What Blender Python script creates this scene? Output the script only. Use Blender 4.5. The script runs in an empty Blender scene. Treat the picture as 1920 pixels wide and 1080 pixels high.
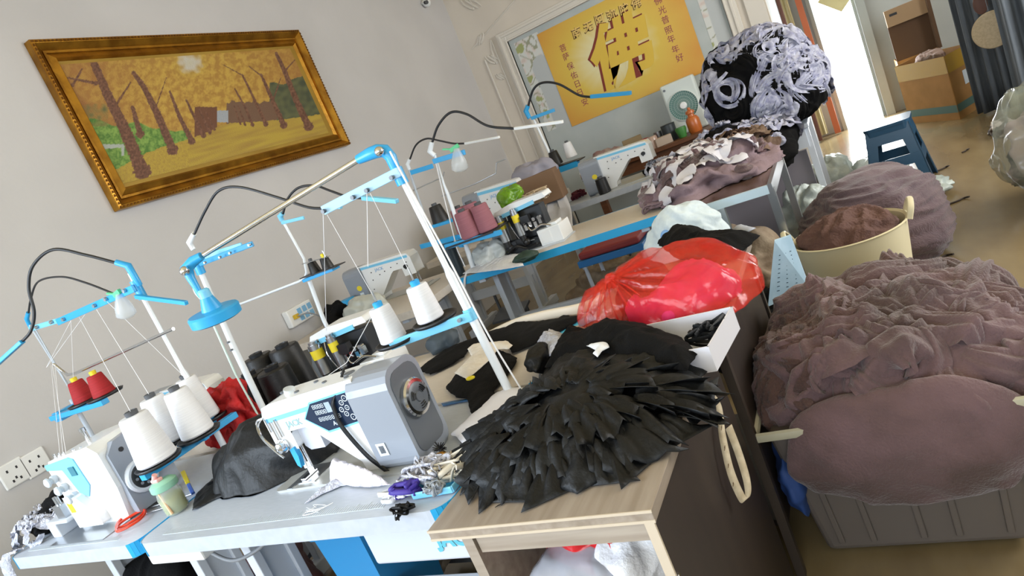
import bpy, bmesh, math, random
import numpy as np
from mathutils import Vector, Matrix, noise, geometry
random.seed(7)
sc = bpy.context.scene
COL = sc.collection
# ------------------------------------------------------------------ camera
FPX = 1265.0
TH, RO, YAW = math.radians(11.25), math.radians(23.0), math.radians(29.8)
CAMZ = 1.40
fw = Vector((-math.sin(YAW)*math.cos(TH), math.cos(YAW)*math.cos(TH), -math.sin(TH)))
r0 = Vector((math.cos(YAW), math.sin(YAW), 0)); u0 = r0.cross(fw)
RV = r0*math.cos(RO) - u0*math.sin(RO); UV = r0*math.sin(RO) + u0*math.cos(RO)
cd = bpy.data.cameras.new('camera'); cam = bpy.data.objects.new('camera', cd); COL.objects.link(cam)
cd.sensor_width = 36.0; cd.lens = FPX/1920*36; cd.clip_start = 0.02; cd.clip_end = 200
cam.matrix_world = Matrix(((RV.x,UV.x,-fw.x,0),(RV.y,UV.y,-fw.y,0),(RV.z,UV.z,-fw.z,CAMZ),(0,0,0,1)))
sc.camera = cam
# ------------------------------------------------------------------ world, daylight and added fill
w = bpy.data.worlds.new('sky'); sc.world = w; w.use_nodes = True
bg = w.node_tree.nodes['Background']; bg.inputs[0].default_value = (0.88,0.94,1.0,1); bg.inputs[1].default_value = 3.0
def area(name, loc, to, sx, sy, power, col=(1,1,1)):
    l = bpy.data.lights.new(name,'AREA'); l.shape='RECTANGLE'; l.size=sx; l.size_y=sy; l.energy=power; l.color=col
    o = bpy.data.objects.new(name,l); COL.objects.link(o); o.location=loc
    d = Vector(to)-Vector(loc); o.rotation_euler = d.to_track_quat('-Z','Y').to_euler(); return o
area('daylight_left_window', (-3.40,-1.2,1.75), (0,0.6,0.7), 2.4, 1.5, 125, (0.72,0.85,1.0))
area('rear_fill', (-0.4,-2.9,2.0), (-2.2,3,1.4), 3.6, 1.6, 50, (0.90,0.95,1.0))  # added fill at an unseen rear opening, brightens the room
area('right_fill', (2.9,4.0,2.0), (-3.0,4.2,1.9), 3.0, 1.4, 94, (1.0,0.965,0.92))  # added fill from the unseen right side, lifts the left wall
area('daylight_doorway', (0.12,9.0,0.95), (-0.3,4,0.3), 0.5, 1.7, 45, (0.92,0.97,1.0))
vs = sc.view_settings; vs.view_transform='Standard'; vs.look='None'; vs.gamma=1.0; vs.exposure=0.35; vs.use_curve_mapping=False
sc.cycles.max_bounces = 7; sc.cycles.diffuse_bounces = 4; sc.cycles.transparent_max_bounces = 12
sc.cycles.sample_clamp_indirect = 6
# ------------------------------------------------------------------ helpers
def T(px, py, X=None, Y=None, Z=None):
    """a point of the place seen at a photo position, on a known plane"""
    r = fw + RV*((px-960)/FPX) - UV*((py-540)/FPX)
    if X is not None: k = X/r.x
    elif Y is not None: k = Y/r.y
    else: k = (Z-CAMZ)/r.z
    return Vector((r.x*k, r.y*k, CAMZ+r.z*k))
def lin(h):
    if isinstance(h, str):
        c = [int(h[i:i+2],16)/255 for i in (0,2,4)]
        return tuple((x/12.92 if x<=0.04045 else ((x+0.055)/1.055)**2.4) for x in c)+(1,)
    return tuple(h)+((1,) if len(h)==3 else ())
MATS = {}
def mat(name, col, rough=0.5, metal=0.0, col2=None, nscale=20, detail=4, bump=0.0, bscale=60, stretch=None,
        alpha=1.0, trans=0.0, sheen=0.0, emit=None, coat=0.0, wave=None, spec=None, ior=None, lo=0.35, hi=0.65):
    if name in MATS: return MATS[name]
    m = bpy.data.materials.new(name); m.use_nodes = True; nt = m.node_tree; N = nt.nodes; L = nt.links
    b = N['Principled BSDF']; b.inputs['Base Color'].default_value = lin(col)
    b.inputs['Roughness'].default_value = rough; b.inputs['Metallic'].default_value = metal
    b.inputs['Alpha'].default_value = alpha; b.inputs['Transmission Weight'].default_value = trans
    if sheen: b.inputs['Sheen Weight'].default_value = sheen
    if coat: b.inputs['Coat Weight'].default_value = coat
    if spec is not None: b.inputs['Specular IOR Level'].default_value = spec
    if ior: b.inputs['IOR'].default_value = ior
    if emit: b.inputs['Emission Color'].default_value = lin(emit[0]); b.inputs['Emission Strength'].default_value = emit[1]
    def coords(st):
        tc = N.new('ShaderNodeTexCoord')
        mp = N.new('ShaderNodeMapping'); L.new(tc.outputs['Object'], mp.inputs[0])
        if st: mp.inputs['Scale'].default_value = st
        return mp.outputs[0]
    if col2 is not None:
        nz = N.new('ShaderNodeTexNoise'); nz.inputs['Scale'].default_value = nscale; nz.inputs['Detail'].default_value = detail
        L.new(coords(stretch), nz.inputs['Vector'])
        cr = N.new('ShaderNodeValToRGB'); cr.color_ramp.elements[0].position = lo; cr.color_ramp.elements[1].position = hi
        cr.color_ramp.elements[0].color = lin(col); cr.color_ramp.elements[1].color = lin(col2)
        L.new(nz.outputs[0], cr.inputs[0]); L.new(cr.outputs[0], b.inputs['Base Color'])
    if bump:
        n2 = N.new('ShaderNodeTexNoise'); n2.inputs['Scale'].default_value = bscale; n2.inputs['Detail'].default_value = 3
        L.new(coords(stretch), n2.inputs['Vector'])
        bp = N.new('ShaderNodeBump'); bp.inputs['Strength'].default_value = bump; bp.inputs['Distance'].default_value = 0.01
        L.new(n2.outputs[0], bp.inputs['Height']); L.new(bp.outputs[0], b.inputs['Normal'])
    MATS[name] = m; return m
def vcol_mat(name, rough=0.6, bump=0.0, bscale=300, coat=0):
    m = mat(name, 'ffffff', rough, bump=bump, bscale=bscale, coat=coat)
    nt = m.node_tree; a = nt.nodes.new('ShaderNodeVertexColor'); a.layer_name = 'paint'
    nt.links.new(a.outputs[0], nt.nodes['Principled BSDF'].inputs['Base Color']); return m

class MB:
    def __init__(s): s.v=[]; s.f=[]; s.m=[]; s.sm=[]
    def add(s, vs_, fs, m=0, smooth=False):
        k=len(s.v); s.v += [tuple(x) for x in vs_]
        for f in fs: s.f.append(tuple(i+k for i in f)); s.m.append(m); s.sm.append(smooth)
        return s
    def box(s, c, d, m=0, rot=None, top=None):
        x,y,z = (q/2 for q in d); tx,ty = (1,1) if top is None else top
        P=[(-x,-y,-z),(x,-y,-z),(x,y,-z),(-x,y,-z),(-x*tx,-y*ty,z),(x*tx,-y*ty,z),(x*tx,y*ty,z),(-x*tx,y*ty,z)]
        P=[Vector(p) for p in P]
        if rot is not None: P=[rot@p for p in P]
        c=Vector(c); P=[p+c for p in P]
        return s.add(P,[(0,3,2,1),(4,5,6,7),(0,1,5,4),(1,2,6,5),(2,3,7,6),(3,0,4,7)],m)
    def bb(s, a, b, m=0):
        return s.box([(a[i]+b[i])/2 for i in range(3)],[abs(b[i]-a[i]) for i in range(3)],m)
    def bar(s, p0, p1, wd, h, m=0, up=(0,0,1)):
        p0=Vector(p0); p1=Vector(p1); d=p1-p0; L=d.length; d.normalize(); up=Vector(up)
        if abs(d.dot(up))>0.98: up=Vector((0,1,0))
        sd=d.cross(up).normalized(); u=sd.cross(d)
        R=Matrix((sd,d,u)).transposed()
        return s.box((p0+p1)/2,(wd,L,h),m,rot=R)
    def tube(s, pts, r, m=0, n=8, closed=False, flat=1.0):
        pts=[Vector(p) for p in pts]; k=len(pts)
        R=[r]*k if not isinstance(r,(list,tuple)) else r
        prev=None; V=[]
        for i,p in enumerate(pts):
            if closed: d=(pts[(i+1)%k]-pts[i-1])
            else: d=(pts[min(i+1,k-1)]-pts[max(i-1,0)])
            if d.length<1e-9: d=Vector((0,0,1))
            d.normalize()
            if prev is None:
                a=Vector((0,0,1)) if abs(d.z)<0.9 else Vector((1,0,0)); u=(a-d*a.dot(d)).normalized()
            else:
                u=prev-d*prev.dot(d)
                u = u.normalized() if u.length>1e-6 else d.orthogonal().normalized()
            prev=u; w_=d.cross(u)
            for j in range(n):
                t=2*math.pi*j/n; V.append(p+u*(math.cos(t)*R[i])+w_*(math.sin(t)*R[i]*flat))
        F=[]
        for i in range(k if closed else k-1):
            for j in range(n):
                a=i*n+j; b=i*n+(j+1)%n; c=((i+1)%k)*n+(j+1)%n; d_=((i+1)%k)*n+j
                F.append((a,b,c,d_))
        s.add(V,F,m,True)
        if not closed:
            s.add(V[:n],[tuple(range(n))[::-1]],m); s.add(V[-n:],[tuple(range(n))],m)
        return s
    def lathe(s, prof, o=(0,0,0), ax=(0,0,1), m=0, n=24, smooth=True, cap=True):
        ax=Vector(ax).normalized(); u=ax.orthogonal().normalized(); w_=ax.cross(u); o=Vector(o)
        V=[]
        for r,z in prof:
            for j in range(n):
                t=2*math.pi*j/n; V.append(o+ax*z+(u*math.cos(t)+w_*math.sin(t))*r)
        F=[]
        for i in range(len(prof)-1):
            for j in range(n):
                F.append((i*n+j,i*n+(j+1)%n,(i+1)*n+(j+1)%n,(i+1)*n+j))
        s.add(V,F,m,smooth)
        if cap:
            if prof[0][0]>1e-4: s.add(V[:n],[tuple(range(n))[::-1]],m)
            if prof[-1][0]>1e-4: s.add(V[-n:],[tuple(range(n))],m)
        return s
    def cyl(s, p0, p1, r, m=0, n=16, r2=None):
        p0=Vector(p0); p1=Vector(p1); L=(p1-p0).length
        return s.lathe([(r,0),(r2 if r2 is not None else r,L)],p0,p1-p0,m,n)
    def prism(s, poly, a, b, plane='xz', m=0, m2=None, smooth=False):
        """polygon in a plane extruded between the two values of the third axis"""
        def P(p,t): return {'xz':(p[0],t,p[1]),'xy':(p[0],p[1],t),'yz':(t,p[0],p[1])}[plane]
        n=len(poly); V=[P(p,a) for p in poly]+[P(p,b) for p in poly]
        tri=geometry.tessellate_polygon([[Vector((p[0],p[1],0)) for p in poly]])
        F=[tuple(t) for t in tri]+[tuple(i+n for i in t) for t in tri]
        s.add(V,F,m); s.add(V,[(i,(i+1)%n,(i+1)%n+n,i+n) for i in range(n)],m if m2 is None else m2,smooth)
        return s
    def disc(s,o,ax,r,m=0,n=20): return s.lathe([(0.0,0),(r,0)],o,ax,m,n,False,False)
    def sph(s,o,r,m=0,n=12,sc_=(1,1,1)):
        V=[];F=[]
        for i in range(n+1):
            a=math.pi*i/n
            for j in range(2*n):
                t=math.pi*j/n; V.append((o[0]+r*sc_[0]*math.sin(a)*math.cos(t),o[1]+r*sc_[1]*math.sin(a)*math.sin(t),o[2]+r*sc_[2]*math.cos(a)))
        for i in range(n):
            for j in range(2*n): F.append((i*2*n+j,(i+1)*2*n+j,(i+1)*2*n+(j+1)%(2*n),i*2*n+(j+1)%(2*n)))
        return s.add(V,F,m,True)
    def build(s, name, mats, parent=None, bevel=0, seg=2, world=False, fixn=True, auto=True):
        me=bpy.data.meshes.new(name)
        V=s.v
        if world and parent is not None:
            inv=parent.matrix_basis.inverted(); V=[tuple(inv@Vector(p)) for p in V]
        me.from_pydata(V,[],s.f)
        mats=mats if isinstance(mats,(list,tuple)) else [mats]
        for m in mats: me.materials.append(m)
        me.polygons.foreach_set('material_index',s.m); me.polygons.foreach_set('use_smooth',s.sm)
        if fixn:
            bm=bmesh.new(); bm.from_mesh(me); bmesh.ops.recalc_face_normals(bm,faces=bm.faces)
            for e in bm.edges:
                if len(e.link_faces)==2 and e.calc_face_angle(0)>0.65: e.smooth=False
            bm.to_mesh(me); bm.free()
        me.update()
        o=bpy.data.objects.new(name,me); COL.objects.link(o)
        if parent is not None: o.parent=parent
        if bevel:
            md=o.modifiers.new('bevel','BEVEL'); md.width=bevel; md.segments=seg; md.limit_method='ANGLE'; md.angle_limit=math.radians(40)
        return o
def tag(o,label=None,cat=None,group=None,kind=None):
    if label: o['label']=label
    if cat: o['category']=cat
    if group: o['group']=group
    if kind: o['kind']=kind
    return o
def thing(name,label,cat,loc=(0,0,0),rz=0,group=None):
    o=bpy.data.objects.new(name,None); COL.objects.link(o); o.location=loc; o.rotation_euler=(0,0,rz)
    o.matrix_basis = Matrix.Translation(Vector(loc))@Matrix.Rotation(rz,4,'Z')
    o.empty_display_size=0.05
    return tag(o,label,cat,group)
def dup(root,loc,rz=0,label=None,group=None):
    kids=[c for c in bpy.data.objects if c.parent==root]
    r=root.copy(); COL.objects.link(r); r.location=loc; r.rotation_euler=(0,0,rz)
    if label: r['label']=label
    if group: r['group']=group
    for ch in kids:
        c=ch.copy(); COL.objects.link(c); c.parent=r
        for g in [q for q in bpy.data.objects if q.parent==ch]:
            d=g.copy(); COL.objects.link(d); d.parent=c
    return r
def struct(name,mb,m,**k):
    o=mb.build(name,m,**k); o['kind']='structure'; return o
def text_mesh(name, body, m, M, size, parent=None, ext=0.0006, world=False, off=0.0, italic=0.0):
    """flat lettering lying in the local xy plane of M"""
    c=bpy.data.curves.new('txt','FONT'); c.body=body; c.size=size; c.align_x='CENTER'; c.align_y='CENTER'; c.extrude=ext; c.offset=off
    c.resolution_u=3; c.shear=italic
    t=bpy.data.objects.new('txt',c); COL.objects.link(t)
    dg=bpy.context.evaluated_depsgraph_get(); dg.update()
    me=bpy.data.meshes.new_from_object(t.evaluated_get(dg)); bpy.data.objects.remove(t)
    if world and parent is not None: M=parent.matrix_basis.inverted()@M
    me.transform(M); me.materials.clear(); me.materials.append(m)
    o=bpy.data.objects.new(name,me); COL.objects.link(o)
    if parent is not None: o.parent=parent
    return o
def frame(o, x, y):
    x=Vector(x).normalized(); y=Vector(y); z=x.cross(y).normalized(); y=z.cross(x)
    return Matrix(((x.x,y.x,z.x,o[0]),(x.y,y.y,z.y,o[1]),(x.z,y.z,z.z,o[2]),(0,0,0,1)))
def spline(P, k=10):
    P=[Vector(p) for p in P]; Q=[P[0]*2-P[1]]+P+[P[-1]*2-P[-2]]; out=[]
    for i in range(1,len(Q)-2):
        a,b,c,d=Q[i-1:i+3]
        for j in range(k):
            t=j/k; out.append(0.5*((2*b)+(c-a)*t+(2*a-5*b+4*c-d)*t*t+(-a+3*b-3*c+d)*t**3))
    out.append(P[-1]); return out
# ---- cloth
def nz(p,s=1.0,o=0.0): return noise.noise(Vector((p[0]*s+o,p[1]*s+o*1.7,p[2]*s-o)))
def fold(p, s, seed, warp=0.6):
    q=Vector(p)*s
    wv=noise.noise_vector(q*0.55+Vector((seed,seed*2,3)))
    q2=q+wv*warp*1.6
    a=1-abs(noise.noise(q2+Vector((seed,0,0))))*2.2
    b=1-abs(noise.noise(q2*2.1+Vector((0,seed,5))))*2.2
    return 0.68*a+0.32*b
def sheet(name, pts, m, lift=0.004, amp=0.01, fs=14, dome=0.0, seed=1, res=0.012, parent=None, thick=0.0015, zf=None):
    """cloth lying on a surface: outline in world xyz (height interpolated), creased; dome = how far the middle stands up"""
    P=[Vector(p) for p in pts]; n=len(P)
    zs=sum(p.z for p in P)/n if zf is None else None
    out=[]
    for i in range(n):
        a,b=P[i],P[(i+1)%n]; L=(b-a).length; k=max(1,int(L/(res*1.3)))
        for j in range(k): out.append(a.lerp(b,j/k))
    o2=[Vector((p.x,p.y)) for p in out]
    for i,p in enumerate(o2):
        d=noise.noise_vector(Vector((p.x*40,p.y*40,seed)))*res*0.5; o2[i]=p+Vector((d.x,d.y))
    nb=len(o2); xs=[p.x for p in o2]; ys=[p.y for p in o2]
    arr=np.array([[p.x,p.y] for p in o2])
    def inside(x,y):
        c=False; j=nb-1
        for i in range(nb):
            xi,yi=arr[i]; xj,yj=arr[j]
            if (yi>y)!=(yj>y) and x<(xj-xi)*(y-yi)/(yj-yi)+xi: c=not c
            j=i
        return c
    pt=list(o2); dist=[0.0]*nb
    y=min(ys); row=0
    while y<max(ys):
        x=min(xs)+(res/2 if row%2 else 0)
        while x<max(xs):
            d2=((arr-np.array([x,y]))**2).sum(1).min()
            if d2>(res*0.6)**2 and inside(x,y): pt.append(Vector((x+random.uniform(-.2,.2)*res,y+random.uniform(-.2,.2)*res))); dist.append(math.sqrt(d2))
            x+=res
        y+=res*0.87; row+=1
    V2,_,F,_,_,_=geometry.delaunay_2d_cdt(pt,[(i,(i+1)%nb) for i in range(nb)],[],1,1e-6)
    dm=max(dist) or 1
    M=MB(); V=[]
    for i,p in enumerate(V2):
        d=dist[i] if i<len(dist) else 0; t=min(1,d/dm)
        z0=zs if zf is None else zf(p.x,p.y)
        h=dome*(1-(1-t)**2.2); e=min(1,d/(res*2.2))
        f_=fold((p.x,p.y,h*2),fs,seed)
        V.append((p.x,p.y,z0+lift+h+amp*(0.25+0.75*e)*max(0,f_)*(0.4+0.6*t if dome else 1)))
    M.add(V,[tuple(f) for f in F],0,True)
    o=M.build(name,m,parent,world=True,fixn=False)
    if thick:
        md=o.modifiers.new('thick','SOLIDIFY'); md.thickness=thick; md.offset=0
    return o
def heap_fn(c, r, amp, fs, seed, power=1.0, zmin=None, stretch=(1,1,1), big=0.12, shape=None):
    c=Vector(c); S=Vector(stretch)
    def f(a,t):
        d=Vector((math.sin(a)*math.cos(t),math.sin(a)*math.sin(t),math.cos(a)))
        if power!=1.0: d=Vector(tuple(math.copysign(abs(q)**power,q) for q in d))
        k=1+big*nz(d,1.6,seed)*2
        if shape: k*=shape(d)
        p=Vector((d.x*r[0],d.y*r[1],d.z*r[2]))*k
        nrm=Vector((d.x/r[0],d.y/r[1],d.z/r[2])).normalized()
        q=Vector((p.x*S.x,p.y*S.y,p.z*S.z))
        p=p+nrm*amp*(fold(q,fs,seed)-0.35)
        p=p+c
        if zmin is not None and p.z<zmin: p.z=zmin+0.001
        return p,nrm
    return f
def heap(name, fn, m, nu=90, nv=150, parent=None, mi=0, amax=math.pi, mb=None):
    M=mb or MB(); V=[];F=[]
    for i in range(nu+1):
        a=amax*i/nu
        for j in range(nv): V.append(fn(max(a,1e-3),2*math.pi*j/nv)[0])
    for i in range(nu):
        for j in range(nv): F.append((i*nv+j,(i+1)*nv+j,(i+1)*nv+(j+1)%nv,i*nv+(j+1)%nv))
    M.add(V,F,mi,True)
    if mb: return M
    return M.build(name,m,parent,world=True,fixn=False)
def ribbons(M, fn, n, ln, wd, seed, mi=0, a0=0.05, a1=1.5, lift=0.006, wave=0.012, t0=0, t1=2*math.pi, turn=1.2, steps=22, ruffle=6, cross=4):
    """strips of cloth wandering over a heap"""
    R=random.Random(seed)
    for k in range(n):
        a=R.uniform(a0,a1); t=R.uniform(t0,t1); h=R.uniform(0,6.28); V=[];L=ln*R.uniform(.5,1.3); W=wd*R.uniform(.6,1.3); cur=R.uniform(-turn,turn)
        ph=R.uniform(0,6)
        for i in range(steps+1):
            s=i/steps; p,nn=fn(a,t)
            q,_=fn(a+0.02,t); ta=(q-p); q2,_=fn(a,t+0.02); tt=(q2-p)
            la=max(ta.length,1e-4); lt=max(tt.length,1e-4)
            dirv=(ta.normalized()*math.cos(h)+tt.normalized()*math.sin(h)); side=nn.cross(dirv).normalized()
            ll=L/steps
            for j in range(cross+1):
                u=j/cross-0.5
                off=lift+wave*(0.5+0.5*math.sin(s*ruffle*6.28+ph+u*2))+ wave*0.7*math.cos(u*5+s*9+ph)
                V.append(p+side*u*W*(0.6+0.4*math.sin(3.14*s))+nn*off)
            a+=math.cos(h)*ll*0.02/la; t+=math.sin(h)*ll*0.02/lt; a=max(0.03,min(a,a1+0.3)); h+=cur*6/steps*R.uniform(.2,1.4)
        c1=cross+1
        M.add(V,[(i*c1+j,i*c1+j+1,(i+1)*c1+j+1,(i+1)*c1+j) for i in range(steps) for j in range(cross)],mi,True)
    return M

def rolls(M, fn, n, ln, wd, seed, mi=0, a0=0.05, a1=1.5, t0=0, t1=2*math.pi, dome=.022, ridge=.005, freq=22, turn=1.0, steps=26, cross=16, sink=.012):
    """bunched lengths of cloth with lengthwise creases lying on a heap"""
    R=random.Random(seed)
    for k in range(n):
        a=R.uniform(a0,a1); t=R.uniform(t0,t1); h=R.uniform(0,6.28); V=[]; L=ln*R.uniform(.6,1.4); W=wd*R.uniform(.6,1.4); cur=R.uniform(-turn,turn)
        ph=R.uniform(0,6); D=dome*R.uniform(.6,1.3); fq=freq*R.uniform(.7,1.3)
        for i in range(steps+1):
            s=i/steps; p,nn=fn(a,t); q,_=fn(a+0.02,t); ta=q-p; q2,_=fn(a,t+0.02); tt=q2-p
            la=max(ta.length,2e-3); lt=max(tt.length,2e-3)
            dv=(ta.normalized()*math.cos(h)+tt.normalized()*math.sin(h)); sd=nn.cross(dv).normalized(); ll=L/steps
            env=max(0,math.sin(math.pi*s))**.6; w_=W*(.35+.65*env)
            for j in range(cross+1):
                u=j/cross-.5
                off=D*env*(1-(2*u)**2)-sink*(1-env*.7)+ridge*math.sin(u*fq+ph+2.0*math.sin(2.5*s+ph))*(.4+.6*env)-sink*(2*abs(u))**3
                V.append(p+sd*(u*w_+.012*math.sin(5*s+ph))+nn*off)
            a+=math.cos(h)*ll*0.02/la; t+=math.sin(h)*ll*0.02/lt; a=max(0.05,min(a,a1+0.3)); h+=cur*5/steps
        c1=cross+1
        M.add(V,[(i*c1+j,i*c1+j+1,(i+1)*c1+j+1,(i+1)*c1+j) for i in range(steps) for j in range(cross)],mi,True)
    return M
# ------------------------------------------------------------------ the room
def proj(p):
    d=Vector(p)-Vector((0,0,CAMZ)); z=d.dot(fw); return 960+FPX*d.dot(RV)/z, 540-FPX*d.dot(UV)/z
M_wallL=mat('wall_paint_left','cac9ca',0.85,col2='c2c1c2',nscale=1.2,bump=0.06,bscale=40)
M_wallB=mat('wall_paint_back','d3cbbf',0.8,col2='cbc3b8',nscale=2,bump=0.06,bscale=40)
M_paper=mat('wallpaper_grey','b3bab9',0.75,col2='a9b1b1',nscale=3)
M_trimw=mat('moulding_white','d0cbc2',0.6)
M_wallR=mat('wall_paint_right','c2c6c4',0.8,col2='b8bdbb',nscale=2)
M_floor=mat('floor_tile','766548',0.22,col2='8e7d5c',nscale=3.5,stretch=(1,0.35,1),detail=6,spec=0.6,bump=0.03,bscale=15)
M_ceil=mat('ceiling_paint','e2cfa4',0.9)
M_out=mat('outside_paving','e6e6e2',0.8)
WX=-3.5; BY=7.2
f=MB(); f.bb((-3.5,-3,-0.1),(3,9.3,0)); struct('floor',f,M_floor)
f=MB(); f.bb((-1.6,9.3,-0.1),(3.5,11.3,-0.005)); f.bb((-1.6,11.3,-0.1),(3.5,11.5,0.13),0)
o=struct('trim_1',f,M_out)
f=MB(); f.bb((-3.62,-3,3.3),(3.1,9.3,3.4)); struct('ceiling',f,M_ceil)
f=MB(); f.bb((-3.62,0.1,0),(WX,BY+.1,3.3)); f.bb((-3.62,-3,0),(WX,-2.5,3.3)); f.bb((-3.62,-2.5,0),(WX,0.1,0.95)); f.bb((-3.62,-2.5,2.55),(WX,0.1,3.3))
struct('wall_left',f,M_wallL)
f=MB()
for y in (-2.5,-1.2,0.06): f.bb((-3.6,y,0.95),(-3.53,y+.04,2.55))
for z in (0.95,2.51): f.bb((-3.6,-2.5,z),(-3.53,0.1,z+.04))
struct('window_1',f,M_trimw)
f=MB(); f.bb((-3.5,BY,0),(-0.42,BY+.1,3.3)); struct('wall_back',f,M_wallB)
f=MB(); f.bb((-0.52,BY+.1,0),(-0.42,9.2,3.3)); struct('wall_side',f,M_wallR)
f=MB(); f.bb((-0.52,9.2,0),(-0.12,9.3,3.3)); f.bb((0.40,9.2,0),(3.1,9.3,3.3)); f.bb((-.12,9.2,2.15),(.40,9.3,3.3)); struct('wall_door',f,M_wallR)
f=MB(); f.bb((3,-3,0),(3.1,2.4,3.3)); f.bb((3,5.6,0),(3.1,9.3,3.3)); f.bb((3,2.4,0),(3.1,5.6,1)); f.bb((3,2.4,2.8),(3.1,5.6,3.3)); struct('wall_right',f,M_wallR)
f=MB(); f.bb((-3.5,-3.1,0),(-2.3,-3,3.3)); f.bb((1.5,-3.1,0),(3,-3,3.3)); f.bb((-2.3,-3.1,0),(1.5,-3,1.0)); f.bb((-2.3,-3.1,2.9),(1.5,-3,3.3)); struct('wall_rear',f,M_wallR)
# door jambs
f=MB(); f.bb((0.33,9.10,0),(0.42,9.3,2.2)); f.bb((-0.14,9.10,0),(-0.10,9.3,2.2)); f.bb((-0.14,9.10,2.12),(0.42,9.3,2.2)); f.bb((0.30,9.24,0),(0.33,9.3,2.12))
struct('door_1',f,mat('door_frame_grey','aab0ac',0.55))
# hangings left of the doorway
c=MB(); pts=[(-0.40+0.012*i, 8.98+0.018*math.sin(i*1.9)) for i in range(9)]
c.prism(pts+[(p[0],p[1]+.02) for p in pts[::-1]],0.05,2.3,'xy')
tag(c.build('door_curtain',mat('curtain_cream','d8cfa8',0.8)),'cream curtain hanging left of the bright doorway, between two brown strips','curtain')
c=MB(); c.bb((-0.415,8.8,0.02),(-0.375,8.86,2.3)); tag(c.build('door_post',mat('post_darkbrown','5c3428',0.6)),'dark brown upright post behind the black and white fabric bundle','post')
c=MB(); c.bb((-0.235,8.95,0.02),(-0.17,9.0,2.3)); tag(c.build('door_drape',mat('drape_rust','b5623e',0.7)),'narrow rust orange drape beside the grey door jamb','curtain')
# paper flyer on the glass
c=MB(); c.add([T(1533,5,Y=9.15),T(1578,22,Y=9.15),T(1597,-6,Y=9.15),T(1550,-25,Y=9.15)],[(0,1,2,3)])
o=c.build('paper_notice',mat('paper_yellow','d9d2a0',0.7)); o.modifiers.new('t','SOLIDIFY').thickness=0.003
tag(o,'pale yellow paper hanging in the top of the bright doorway','paper')
# back wall panel: grey wallpaper inside a white moulding
f=MB(); f.bb((-2.95,BY-.012,0.0),(-0.78,BY,2.40)); o=struct('trim_2',f,M_paper)
f=MB()
def mould(x0,x1,z0,z1,wd=.05,dp=.03):
    f.bb((x0,BY-dp,z0),(x0+wd,BY,z1)); f.bb((x1-wd,BY-dp,z0),(x1,BY,z1)); f.bb((x0,BY-dp*.9,z1-wd),(x1,BY,z1))
mould(-3.06,-0.66,0,2.52,.11,.045); mould(-3.035,-0.69,0,2.495,.03,.06); mould(-2.97,-0.75,0,2.425,.02,.055)
f.bb((-3.30,BY-.02,0),(-3.28,BY,2.35)); f.bb((-3.14,BY-.015,0),(-3.125,BY,2.5))
f.bb((-0.60,BY-.03,0),(-0.43,BY,3.3)); 
struct('trim_3',f,M_trimw,bevel=.006)
# relief scrolls on the plaster above
f=MB()
def scroll(cx,cz,s,flip=1):
    for k in range(3):
        P=[(cx+flip*s*(0.5*t-0.2*k)*1.0+flip*s*.15*math.cos(t*5+k),BY-.004,cz+s*(.5*math.sin(t*3+k)+0.12*k)) for t in [i*.1 for i in range(14)]]
        f.tube(P,[.004+.010*math.sin(i/13*3.1) for i in range(14)],0,6)
scroll(-3.22,2.92,.16); scroll(-3.0,3.0,.14,-1); scroll(-3.22,2.3,.12); scroll(-3.24,2.55,.1,-1); scroll(-3.2,2.1,.08)
f.tube([T(885,92,Y=BY-.004),T(965,0,Y=BY-.004),T(1040,-85,Y=BY-.004)],.008,0,6)
f.tube([T(920,75,Y=BY-.004),T(922,95,Y=BY-.004),T(932,120,Y=BY-.004)],.01,0,6)
struct('trim_4',f,M_trimw)
# floral mural strips
def mural(name,label,x0,x1,z0,z1,seed):
    M=MB(); nx=int((x1-x0)/.012); nz_=int((z1-z0)/.012); V=[];C=[]
    for i in range(nz_+1):
        for j in range(nx+1):
            x=x0+(x1-x0)*j/nx; z=z0+(z1-z0)*i/nz_; V.append((x,BY-.014,z))
            k=noise.noise(Vector((x*16+seed,z*16,1))); g=noise.noise(Vector((x*9,z*9+seed,4))); h=(z-z0)/(z1-z0)
            base=Vector((.60,.62,.60)); 
            if k>.12 and h>.35: base=Vector((.62,.58,.55))
            if k>.36 : base=Vector((.58,.50,.46))
            if abs(g)<.05 : base=Vector((.30,.31,.22))
            if g>.36: base=Vector((.33,.36,.15))
            arch=((x-(x0+.72*(x1-x0)))/(.42*(x1-x0)))**2+((h-.62)/.16)**2
            if h<.62 and abs(x-(x0+.72*(x1-x0)))<.38*(x1-x0) or arch<1: base=Vector((.45,.48,.49))
            C.append(base)
    F=[(i*(nx+1)+j,i*(nx+1)+j+1,(i+1)*(nx+1)+j+1,(i+1)*(nx+1)+j) for i in range(nz_) for j in range(nx)]
    M.add(V,F); o=M.build(name,vcol_mat('mural_print',.75),fixn=False)
    ca=o.data.color_attributes.new('paint','FLOAT_COLOR','POINT'); ca.data.foreach_set('color',[q for c_ in C for q in (*c_,1)])
    return tag(o,label,'mural')
mural('wall_mural','faded floral wallpaper panel with an arch, left of the yellow poster',-2.90,-2.60,1.35,2.36,3)
mural('wall_mural','faded floral wallpaper strip right of the yellow poster',-0.98,-0.80,1.45,2.38,9)
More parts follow.
